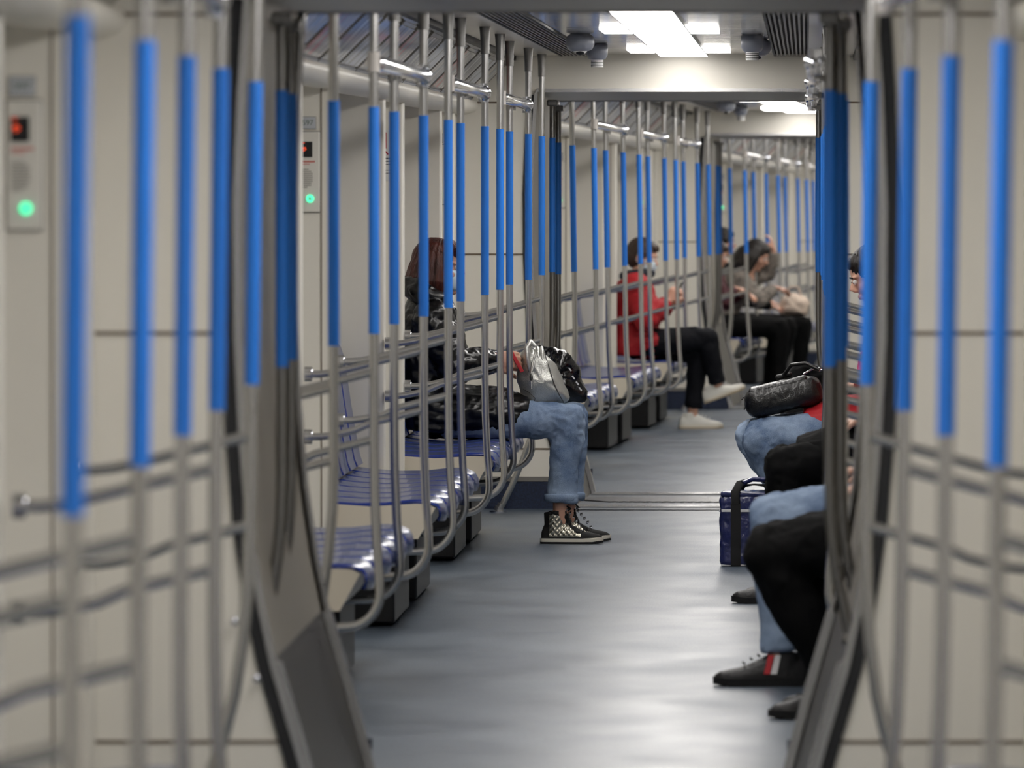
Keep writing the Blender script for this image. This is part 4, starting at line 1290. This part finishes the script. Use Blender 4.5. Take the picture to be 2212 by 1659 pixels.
person(seat_m(1, 1, 14.55), 'person on the right in black with one crossed knee raised behind the leather bag',
    joints(hip_r=(-.93, -.07, .58), kn_r=(-.56, .02, .70), an_r=(-.66, .12, .36), kn_l=(-.53, .08, .52), an_l=(-.56, .08, .11)),
    M['black_cloth'], M['black_cloth'], 'short', M['hair_dark'], {'style': 'dark', 'pr': .2}, puffy=.01, det=.9)

# black leather bag on the lap of the person in red
lb = thing('leather_bag', 'black leather messenger bag lying on the lap of the person in the red sweater', 'bag')
b = MB(); b.box((0, 0, 0), (.32, .26, .115), None, bev=.045, segs=5)
me = remeshed(b, 'bag_body', .006, 3, wrinkle(.006, 16), M['leather'])
mkobj('bag_body', me, lb)
b = MB(); b.box((.01, .01, .048), (.25, .20, .035), None, bev=.016, segs=4); me = remeshed(b, 'flap', .005, 2, wrinkle(.004, 20), M['leather']); mkobj('flap', me, lb)
b = MB()
for z in (-.012, .030):
    b.tube([(-.150, -.133, z), (.150, -.133, z), (.168, -.115, z), (.168, .115, z)], .0028, M['shoe_black'], 6)
part('zip', b, None, lb)
b = MB(); b.box((-.02, -.06, .082), (.07, .02, .022), M['leather'], bev=.008); b.tube([(-.02, -.05, .085), (-.06, -.0, .12), (-.12, .02, .115), (-.17, .04, .075)], [.008] * 4, M['leather'], 8); part('carry_handle', b, None, lb)
b = MB(); b.tube([(-.10, -.09, .070), (-.14, -.11, .082), (-.18, -.10, .07)], .004, M['chrome'], 8); b.ball((-.17, -.11, .075), .009, M['chrome'], segs=10); part('buckle', b, None, lb)
lb.matrix_world = mw_r @ Matrix.Translation((-.485, .0, .668)) @ Matrix.Rotation(math.radians(13), 4, 'Y')

# navy insulated bag on the floor
nb = thing('cooler_bag', 'navy insulated bag with black straps and white piping standing on the floor', 'bag')
b = MB(); b.box((0, 0, .145), (.30, .22, .29), None, bev=.02, segs=3)
me = remeshed(b, 'bag_body', .006, 3, wrinkle(.005, 22), M['navy_bag']); mkobj('bag_body', me, nb)
b = MB(); b.box((0, 0, .292), (.295, .215, .022), M['navy_bag'], bev=.009, segs=3); part('lid', b, None, nb)
b = MB()
for q in (-1, 1): b.box((0, q * .1115, .226), (.285, .004, .011), M['white_pipe'], bev=.0015)
for q in (-1, 1): b.box((q * .1515, 0, .226), (.004, .205, .011), M['white_pipe'], bev=.0015)
b.box((.0, 0, .006), (.29, .21, .006), M['white_pipe']); part('piping', b, None, nb)
b = MB()
for x in (-.085, .085):
    b.box((x, -.113, .13), (.040, .005, .25), M['strap'], bev=.001); b.box((x, .113, .13), (.040, .005, .25), M['strap'], bev=.001)
    b.box((x, 0, .003), (.040, .225, .004), M['strap'])
part('strap', b, None, nb)
for q in (-1, 1):
    b = MB()
    pts = [(-.085, q * .113, .25), (-.087, q * .118, .30), (-.070, q * (.09 if q < 0 else .10), .335 if q < 0 else .32), (-.02, q * .07, .352 if q < 0 else .325), (.05, q * .07, .345 if q < 0 else .32), (.082, q * .10, .31), (.085, q * .113, .25)]
    b.tube(pts, [.018] * 7, M['strap'], 8, ref=(1, 0, 0), rx=[.004] * 7)
    o = part('handle', b, None, nb)
b = MB(); b.tube([(-.060, -.092, .336), (-.02, -.07, .352), (.03, -.068, .350)], [.022] * 3, M['navy_bag'], 10, rx=[.010] * 3); part('handle_wrap', b, None, nb)
nb.matrix_world = CM[1] @ Matrix.Translation((.385, 12.50, 0)) @ Matrix.Rotation(math.radians(-3), 4, 'Z')
